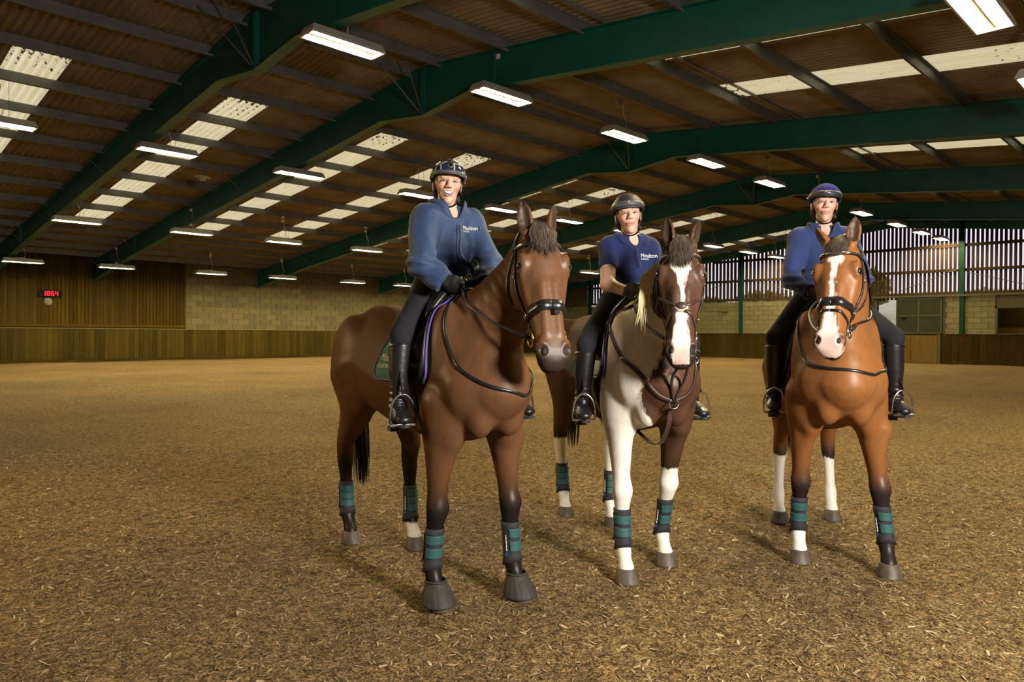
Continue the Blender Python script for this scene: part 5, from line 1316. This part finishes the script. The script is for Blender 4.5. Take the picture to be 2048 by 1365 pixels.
    for i in range(n-1): f_ += [(3*n+i, 3*n+i+1, 3*n+i+1+N_, 3*n+i+N_)]
    for j in range(3): f_ += [(j*n, (j+1)*n, (j+1)*n+N_, j*n+N_), (j*n+n-1, j*n+n-1+N_, (j+1)*n+n-1+N_, (j+1)*n+n-1)]
    MB().add(vv, f_).build('collar', tm, jk, True)
    if top != 'polo':
        i2 = inn-dv/np.linalg.norm(dv, axis=-1, keepdims=True)*.001
        MB().add(i2.reshape(-1, 3), [(j*n+i, j*n+i+1, (j+1)*n+i+1, (j+1)*n+i) for j in range(3) for i in range(n-1)]).build('collar_lining', M['lining'], jk, True)
    hsv = unit(sh[1]-sh[-1]); fv = unit(np.cross(hsv, V3(0, 0, 1)))
    # front placket and logo
    pz0 = zb+.03 if top == 'waterproof' else ch[2]-.02
    pp = [sn(hipc*0+V3(*(ch+fv*.2)[:2], 0)+V3(0, 0, zz)-fv*0+hsv*0, .001)[0] for zz in np.linspace(nb[2]-.035, pz0, 10)]
    strap('placket', {'bvh': jbv}, pp, .034 if top == 'waterproof' else .028, .003, tm, jk, 24, off=.001)
    strap('zip', {'bvh': jbv}, [p+hsv*.0 for p in pp], .004, .004, M['lining'], jk, 24, off=.005)
    if top == 'waterproof':
        for s in (-1, 1):
            strap('pocket_flap', {'bvh': jbv}, [sn(ch*.35+hipc*.65+fv*.2+hsv*s*.055+V3(0, 0, .01), .0)[0], sn(ch*.35+hipc*.65+fv*.18+hsv*s*.12-V3(0, 0, .03), .0)[0]], .03, .003, tm, jk, 10, off=.001)
            d_ = unit(wr[s]-el[s]); c_ = el[s]+(wr[s]-el[s])*.87; e1 = unit(np.cross(d_, V3(0, 0, 1))); e2 = np.cross(d_, e1)
            vv = [c_+d_*z_+(e1*math.cos(t_)+e2*math.sin(t_))*(.062-.06*abs(z_)) for z_ in (-.022, -.018, .018, .022) for t_ in np.linspace(0, 2*math.pi, 19)[:-1]]
            MB().add(vv, [(k*18+j, k*18+(j+1) % 18, (k+1)*18+(j+1) % 18, (k+1)*18+j) for k in range(3) for j in range(18)]).build('cuff_band', tm, jk, True)
    if R.get('logo'):
        lo_ = ch+fv*.2+hsv*R['logo'][0]+V3(0, 0, R['logo'][1]); lsz = R['logo'][2]
        lay_text('chest_lettering', 'Moulton', lsz, lo_, hsv, V3(0, 0, 1), jbv, M['thread'], jk, .003, -fv)
        lay_text('chest_lettering', 'COLLEGE', lsz*.42, lo_-V3(0, 0, lsz*.45), hsv, V3(0, 0, 1), jbv, M['thread'], jk, .003, -fv)
        sn = lambda p, o_: ((lambda h: (np.array(h[0])+np.array(h[1])*o_, h[1]) if h[0] else (p, fv))(jbv.ray_cast(Vector(p), Vector(-fv))))
        arc = [sn(lo_+hsv*(lsz*3.55+.010*math.cos(t_))+V3(0, 0, lsz*.35+.016*math.sin(t_)), .003)[0] for t_ in np.linspace(-1.4, 1.6, 8)]; MB().tube(arc, [.001, .002, .003, .0035, .0035, .003, .002, .001], 5).build('leaf_emblem', M['strap_green'], jk, True)
    # breeches
    lo = np.minimum.reduce([hipc-.22, kn[-1]-.12, kn[1]-.12]); hi = np.maximum.reduce([hipc+.2, kn[-1]+.13, kn[1]+.13]); zk = min(kn[-1][2], kn[1][2])-.10
    F = Field(np.arange(lo[0], hi[0], .0095), np.arange(lo[1], hi[1], .0095), np.arange(zk-.02, hz+.18, .0095))
    torso(F, .006); thighs(F, .008); calves(F, .001); P = np.stack(np.meshgrid(*F.ax, indexing='ij'), -1)
    F.d += (.0025*vnoise(P.reshape(-1, 3), 30, 3).reshape(F.d.shape)).astype(np.float32)
    F.d = np.maximum(F.d, np.maximum(P[..., 2]-(hz+.13), zk-P[..., 2]).astype(np.float32)); me, v = F.mesh('breeches'); link('breeches', me, M['breech'], r, True)
    # boots
    for s in (-1, 1):
        lo = np.minimum(an[s], to[s])-.14; hi = np.maximum(np.maximum(an[s], to[s]), kn[s])+.12
        F = Field(np.arange(lo[0], hi[0], .0075), np.arange(lo[1], hi[1], .0075), np.arange(an[s][2]-.13, kn[s][2]+.02, .0075))
        calves(F, .006); feet(F, .003); P = np.stack(np.meshgrid(*F.ax, indexing='ij'), -1)
        F.d += (.004*np.exp(-((P[..., 2]-an[s][2]-.04)/.05)**2)*np.sin(P[..., 2]*190+P[..., 0]*30)).astype(np.float32)
        cutz = kn[s][2]-.045+.10*(kn[s][0]-P[..., 0])*-.5; F.d = np.maximum(F.d, np.maximum(P[..., 2]-cutz, an[s][2]-.105-P[..., 2]).astype(np.float32))
        me, v = F.mesh('riding_boot'); bo = link('riding_boot', me, M['bootm'], r, True); bbv = bvh_of(v, faces_of(me))
        c_ = kn[s]*.88+an[s]*.12; pts = [(c_[0]+.16*math.cos(t_), c_[1]+.16*math.sin(t_), kn[s][2]-.052+.006*math.cos(t_)) for t_ in np.linspace(0, 2*math.pi, 14)[:-1]]
        strap('boot_piping', {'bvh': bbv}, pts, .008, .004, M['leather_black'], bo, 40, True, off=.001)
        d = unit((to[s]-an[s])*np.array([1, 1, 0])); sd = np.cross(V3(0, 0, 1), d); b = an[s]+V3(0, 0, -.095)-d*.085; e = to[s]+d*.030; e[2] = to[s][2]-.022; b = b.copy()
        ln = np.linalg.norm(e-b); vv = []
        for z_ in (0, -.016):
            for k_ in range(24):
                t_ = 2*math.pi*k_/24; lx = .5-.5*math.cos(t_); wd = .036+.010*lx; vv.append(b+(e-b)*lx+sd*math.sin(t_)*wd*(1 if True else 0)+V3(0, 0, z_))
        MB().add(vv, [tuple(range(24)), tuple(range(47, 23, -1))]+[(i, i+24, (i+1) % 24+24, (i+1) % 24) for i in range(24)]).build('boot_sole', M['sole'], bo)
        MB().add([tuple(b+d*x_+sd*y_+V3(0, 0, z_)) for x_ in (0, .06) for y_ in (-.030, .030) for z_ in (-.036, -.012)], [(0,1,3,2),(4,6,7,5),(0,4,5,1),(2,3,7,6),(0,2,6,4),(1,5,7,3)]).build('boot_heel', M['sole'], bo)
        # gloves
        w_ = wr[s]; F = Field(*[np.arange(w_[i]-.10, w_[i]+.19, .0045) for i in range(3)]); hand(F, .0022, s); d_, p_, uu = hands[s]
        P = np.stack(np.meshgrid(*F.ax, indexing='ij'), -1); fd_ = unit(w_-el[s]); F.d = np.maximum(F.d, (-.048-(P-w_)@fd_).astype(np.float32)); me, v = F.mesh('glove'); gl = link('glove', me, M['glove'], r, True)
        e1 = p_; c_ = w_-fd_*.045; MB().tube([c_+(e1*math.cos(t_)*.030+uu*math.sin(t_)*.031) for t_ in np.linspace(0, 2*math.pi, 21)], .0055, 6).build('glove_cuff', M['glove'], gl, True)
    R['hands'] = {s: wr[s]+hands[s][0]*.088+hands[s][1]*.018 for s in (-1, 1)}
    # ---- helmet
    st = R['helmet']; hm = empty('helmet', (0, 0, 0), 0, r)
    F = Field(*[np.arange(Hc[i]-.17, Hc[i]+.20, .005) for i in range(3)])
    F.ell(hp(-.006, 0, .046), (.122, .098, .097), .01, HR); F.ell(hp(-.03, 0, .02), (.10, .094, .07), .02, HR)
    P = np.stack(np.meshgrid(*F.ax, indexing='ij'), -1); q = (P-Hc)@HR.T
    rim = .032-.30*np.clip(-q[..., 0], 0, .10)+.10*np.clip(q[..., 0], 0, .12)
    F.d = np.maximum(F.d, (rim-q[..., 2]).astype(np.float32))
    inner = np.sqrt(((q-np.array([-.006, 0, .040]))/np.array([.106, .083, .080])).__pow__(2).sum(-1))-1
    F.d = np.maximum(F.d, (-inner*.08).astype(np.float32))
    me, v = F.mesh('shell'); shl = link('shell', me, {'lacquer': M['crackle'], 'matt': M['helmet_black'], 'velvet': M['velvet_blue']}[st], hm, True); hbv = bvh_of(v, faces_of(me)); hs_ = snapper(hbv)
    # peak
    pv = []; n = 17; ext = {'lacquer': .030, 'matt': .012, 'velvet': .026}[st]
    for lay in (0, -.005):
        for e_ in (0, .5, 1):
            for a_ in np.linspace(-1.25, 1.25, n):
                w_ = math.cos(a_*.98)**.7 if abs(a_) < 1.55 else 0
                pv.append(hp(-.006+(.118+ext*e_*w_)*math.cos(a_)-.002, (.096+ext*.35*e_*w_)*math.sin(a_), .046-.010*e_*w_+lay))
    N_ = 3*n; f_ = []
    for j in range(2):
        for i in range(n-1):
            q4 = (j*n+i, j*n+i+1, (j+1)*n+i+1, (j+1)*n+i); f_ += [q4, tuple(x+N_ for x in q4[::-1])]
    for i in range(n-1): f_ += [(2*n+i, 2*n+i+1, 2*n+i+1+N_, 2*n+i+N_)]
    MB().add(pv, f_).build('peak', {'lacquer': M['helmet_grey'], 'matt': M['helmet_grey'], 'velvet': M['helmet_black']}[st], hm, True)
    bw = {'lacquer': .016, 'matt': .036, 'velvet': .034}[st]; bz = {'lacquer': .050, 'matt': .064, 'velvet': .060}[st]
    bp_ = [hp(.14*math.cos(t_)-.006, .12*math.sin(t_), bz-.22*max(0, -math.cos(t_)*.12)) for t_ in np.linspace(-2.2, 2.2, 15)]
    strap('band', {'bvh': hbv}, bp_, bw, .004, M['helmet_grey'] if st != 'velvet' else M['helmet_black'], hm, 36, off=.0, pad=.25)
    if st == 'lacquer':
        q0, n0 = hs_(hp(.12, .0, .092)); link('vent', ellmesh(q0, (.018, .018, .005), np.array([np.cross(n0, hl), hl, n0])), M['helmet_grey'], hm, True); q1, _ = hs_(hp(.12, 0, .092), .004); link('badge', ellmesh(q1, (.011, .011, .003), np.array([np.cross(n0, hl), hl, n0])), M['black'], hm, True)
        strap('centre_strip', {'bvh': hbv}, [hp(.10, 0, .11), hp(.06, 0, .15), hp(0, 0, .16), hp(-.07, 0, .14), hp(-.13, 0, .07)], .030, .003, M['helmet_black'], hm, 24, off=.001)
    elif st == 'matt':
        q0, n0 = hs_(hp(.14, 0, .066), .006); e1 = unit(np.cross(n0, hl)); MB().tube([q0+hl*.010*c_+e1*.009*s__ for c_, s__ in ((1, 0), (0, 1), (-1, 0), (0, -1), (1, 0))], .0018, 5).build('badge', M['gold'], hm)
    else:
        q0, n0 = hs_(hp(.14, -.004, .064), .006); e1 = unit(np.cross(n0, hl)); link('badge', ellmesh(q0, (.005, .019, .002), np.array([e1, hl, n0])), M['steel'], hm, True)
        link('button', ellmesh(hs_(hp(0, 0, .15))[0], (.008, .008, .005), HR), M['velvet_blue'], hm, True)
    # chin harness
    for s in (-1, 1):
        MB().tube(catmull([hp(.035, .080*s, .03), hp(.030, .079*s, -.02), hp(.032, .068*s, -.070), hp(.045, .040*s, -.118), hp(.050, 0, -.132)], 16), .0042, 6).build('chin_strap', M['black'], hm, True)
        MB().tube(catmull([hp(-.075, .062*s, .01), hp(-.03, .080*s, -.03), hp(.025, .074*s, -.055)], 10), .0042, 6).build('rear_strap', M['black'], hm, True)
        MB().tube(catmull([hp(-.035, .070*s, .02), hp(-.060, .060*s, -.05), hp(-.070, .030*s, -.07)], 8), [.018]*8, 7).build('hair', M['hair1'], r, True)
    link('chin_buckle', ellmesh(hp(.036, .062, -.085), (.009, .008, .013), HR), M['sole'], hm, True)
    return R
def reins(H, R, who, leather, sag=.018):
    t = at_horse(H, 'reins', '%s reins from the bit of the %s to the gloved hands' % ('black' if leather is M['leather_black'] else 'dark brown', who), 'reins')
    for s in (-1, 1):
        a, b = np.array(H['bit'][s]), np.array(R['hands'][s]); d = b-a
        side = np.array([0, s*.06, 0]); pts = [a, a+d*.3+side*.8-V3(0, 0, sag*.8), a+d*.65+side-V3(0, 0, sag*.8), b-unit(d)*.04, b]
        P = catmull(pts, 22); sn = snapper(H['bvh']); Q = []
        for p in P:   # keep outside the neck
            q, nn = sn(p); dd = (p-q)@nn; Q.append(q+nn*.012 if dd < .012 else p)
        MB().tube(Q, [.007 if i > 3 else .010 for i in range(22)], 7).build('rein', leather, t, True)
    hb = [R['hands'][-1]-V3(0, 0, .03), (R['hands'][-1]+R['hands'][1])/2+V3(.02, 0, -.08), R['hands'][1]-V3(0, 0, .03)]
    sn = snapper(H['bvh']); lp = [(lambda q, nn: p if (p-q)@nn > .012 else q+nn*.012)(*sn(p)) for p in catmull(hb, 18)]
    MB().tube(lp, .006, 6).build('rein_loop', leather, t, True)
def stirrup(H, R, s, x0, leatherlab, who, im):
    an, to = np.array(R['anR' if s < 0 else 'anL']), np.array(R['toR' if s < 0 else 'toL']); d = unit((to-an)*np.array([1, 1, 0])); sd = np.cross(V3(0, 0, 1), d)
    tread = to*.72+an*.28; tread[2] = to[2]-.018; t = at_horse(H, 'stirrup', 'stirrup iron and leather at the %s boot above the %s' % ('right' if s < 0 else 'left', who), 'stirrup', 'stirrups')
    w_, h_ = .066, .145
    arch = [tread+sd*(w_*math.cos(p))+V3(0, 0, max(0, math.sin(p))**.75*h_) for p in np.linspace(0, math.pi, 21)]
    MB().tube(arch, .0058, 8).build('arch', im, t, True)
    vv = [tread+sd*y_+d*x_+V3(0, 0, z_) for x_ in (-.022, .022) for y_ in (-w_, w_) for z_ in (-.013, -.003)]
    MB().add([tuple(p) for p in vv], [(0,1,3,2),(4,6,7,5),(0,4,5,1),(2,3,7,6),(0,2,6,4),(1,5,7,3)]).build('tread', M['steel'], t)
    topp = radial(H, x0+.06, math.radians(62), s, .085)[0]; kn_ = np.array(R['knR' if s < 0 else 'knL'])
    e = tread+V3(0, 0, h_); mid = (topp+e)/2+V3(0, s*.015, 0)
    for o_ in (0, .010):
        P = catmull([topp, mid+V3(o_*1.5, s*o_, 0), e+V3(o_*.4, 0, 0)], 18); v = []
        for p in P: v += [p+V3(-.0, 0, 0)+d*(-.011), p+V3(0, s*.003, 0)+d*(-.011), p+V3(0, s*.003, 0)+d*.011, p+d*.011]
        MB().add(v, [(i*4+j, i*4+(j+1) % 4, (i+1)*4+(j+1) % 4, (i+1)*4+j) for i in range(17) for j in range(4)]).build('stirrup_leather', leatherlab, t)

# ================================================================== FITTING OUT
BAY, PIE, CHE = 'dark bay horse', 'brown and white horse', 'bright bay horse'
saddle_and_pad(H1, BAY, 'green quilted saddle pad with purple binding on the dark bay horse', M['pad_green'], M['purple'], .27)
saddle_and_pad(H2, PIE, 'green quilted saddle pad with purple binding on the brown and white horse', M['pad_green'], M['purple'], .27)
saddle_and_pad(H3, CHE, 'navy saddle pad with purple binding on the bright bay horse', M['pad_navy'], M['purple'], .17, False)
bridle(H1, BAY, 'crank', M['leather_black'], M['brass']); bridle(H2, PIE, 'grackle', M['leather_brown'], M['steel']); bridle(H3, CHE, 'flash', M['leather_black'], M['steel'])
LEG = ['right fore', 'left fore', 'right hind', 'left hind']
for H, who in ((H1, BAY), (H2, PIE)):
    for i in range(4):
        brushing_boot(H, i, who, LEG[i], .195, .40, [(.315, .365), (.245, .297)] if i < 2 else [(.330, .375), (.284, .327), (.238, .281)])
for i in range(2): brushing_boot(H3, i, CHE, LEG[i], .195, .40, [(.315, .365), (.245, .297)]); bell_boot(H1, i, LEG[i], BAY)
# neck straps and breastplate
def neck_strap(H, who, drop, x0):
    t = at_horse(H, 'neck_strap', 'black leather neck strap hanging round the neck of the '+who, 'neck strap')
    pts = [(x0-.02, -.02, 1.66), (x0, -.10, 1.60), (x0+.12, -.24, 1.40), (x0+.24, -.24, 1.24), (x0+.34, -.12, drop+.03), (x0+.36, 0, drop), (x0+.34, .12, drop+.03), (x0+.24, .24, 1.24), (x0+.12, .24, 1.40), (x0, .10, 1.60)]
    strap('neck_loop', H, pts, .016, .005, M['leather_black'], t, 70, True, off=.004)
    return t
neck_strap(H1, BAY, 1.12, .56); neck_strap(H3, CHE, 1.17, .52)
bp = at_horse(H2, 'breastplate', 'brown leather breastplate across the chest of the brown and white horse', 'breastplate')
ctr = snapper(H2['bvh'])((.92, .0, 1.08), .008)[0]
for s in (-1, 1):
    o = strap('shoulder_strap', H2, [(.50, .17*s, 1.50), (.62, .22*s, 1.40), (.74, .21*s, 1.27), (.86, .10*s, 1.16), tuple(ctr)], .024, .005, M['leather_brown'], bp, 40, off=.004)
    q, nn = snapper(H2['bvh'])((.76, .21*s, 1.25), .012); ring('buckle', q, V3(0, 0, 1), V3(0, 1, 0), .018, .003, M['steel'], o)
    MB().tube(catmull([ctr+V3(.01, .005*s, .01), ctr+V3(.06, .035*s, .12), H2['bit'][s]*.30+ctr*.70+V3(.10, .0, .10)], 12), .008, 6).build('martingale_strap', M['leather_brown'], bp, True)
    ring('martingale_ring', H2['bit'][s]*.30+ctr*.70+V3(.10, .0, .115), V3(0, 1, 0), V3(0, 0, 1), .017, .003, M['steel'], bp)
ring('centre_ring', ctr+V3(.006, 0, -.012), V3(0, 1, 0), V3(0, 0, 1), .026, .0042, M['steel'], bp)
cs = catmull([ctr-V3(-.012, 0, .03), (.915, .005, .99), (.885, .005, .90), (.80, .0, .80), (.66, 0, .775), (.50, 0, .80), (.42, 0, .815)], 30); vv = []
for i, p in enumerate(cs):
    t_ = unit(cs[min(i+1, 29)]-cs[max(i-1, 0)]); n_ = np.cross(t_, V3(0, 1, 0)); vv += [p-V3(0, .013, 0), p-V3(0, .013, 0)+n_*.005, p+V3(0, .013, 0)+n_*.005, p+V3(0, .013, 0)]
MB().add(vv, [(i*4+j, i*4+(j+1) % 4, (i+1)*4+(j+1) % 4, (i+1)*4+j) for i in range(29) for j in range(4)]).build('centre_strap', M['leather_brown'], bp)

R1 = rider(H1, dict(label='smiling rider in a navy waterproof jacket and gold-patterned helmet on the dark bay horse', hip=(.20, 0, 1.645), chest=(.23, 0, 1.92), head=(.265, -.005, 2.225), look=(-24, 3, -4), shR=(.27, -.155, 2.015), shL=(.24, .155, 2.03), elR=(.40, -.235, 1.765), elL=(.33, .235, 1.80), wrR=(.485, -.13, 1.625), wrL=(.50, .10, 1.645),
    knR=(.40, -.345, 1.395), knL=(.38, .345, 1.395), anR=(.395, -.365, 1.02), anL=(.38, .365, 1.02), toR=(.52, -.385, .965), toL=(.51, .39, .965), top='waterproof', topm='jacket1', seed=3, helmet='lacquer', smile=1.0, logo=(.035, .055, .030), hem=.075))
R2 = rider(H2, dict(label='rider in a short-sleeved navy polo shirt and matt black helmet on the patched horse', hip=(.20, 0, 1.585), chest=(.235, 0, 1.835), head=(.265, -.01, 2.145), look=(-14, 2, 5), shR=(.29, -.148, 1.935), shL=(.24, .145, 1.94), elR=(.44, -.200, 1.70), elL=(.34, .215, 1.71), wrR=(.50, -.085, 1.585), wrL=(.50, .10, 1.585),
    knR=(.46, -.335, 1.345), knL=(.43, .335, 1.35), anR=(.44, -.355, .985), anL=(.40, .36, .985), toR=(.565, -.375, .925), toL=(.53, .385, .925), top='polo', topm='polo', seed=5, helmet='matt', smile=.7, logo=(.025, .045, .034), hem=.05))
R3 = rider(H3, dict(label='rider in a navy softshell jacket and blue velvet helmet on the bright bay horse', hip=(.08, -.03, 1.645), chest=(.09, -.03, 1.92), head=(.10, -.025, 2.265), look=(-4, 2, -3), shR=(.12, -.190, 2.035), shL=(.09, .120, 2.035), elR=(.22, -.255, 1.765), elL=(.20, .19, 1.765), wrR=(.36, -.13, 1.62), wrL=(.37, .06, 1.62),
    knR=(.34, -.36, 1.385), knL=(.34, .335, 1.395), anR=(.30, -.365, 1.0), anL=(.30, .36, 1.0), toR=(.42, -.375, .94), toL=(.42, .385, .94), top='softshell', topm='jacket3', seed=8, helmet='velvet', smile=.35, skin=(.58, .35, .26), hem=.06))
reins(H1, R1, BAY, M['leather_black']); reins(H2, R2, PIE, M['leather_brown']); reins(H3, R3, CHE, M['leather_black'])
M['dark_iron'] = mat('dark_stirrup_iron', (.10, .10, .10), .35, metal=.8)
for H, R, x0, who, lm, im in ((H1, R1, .27, BAY, M['leather_black'], M['dark_iron']), (H2, R2, .27, PIE, M['leather_brown'], M['steel']), (H3, R3, .17, CHE, M['leather_black'], M['steel'])):
    for s in (-1, 1): stirrup(H, R, s, x0, lm, who, im)
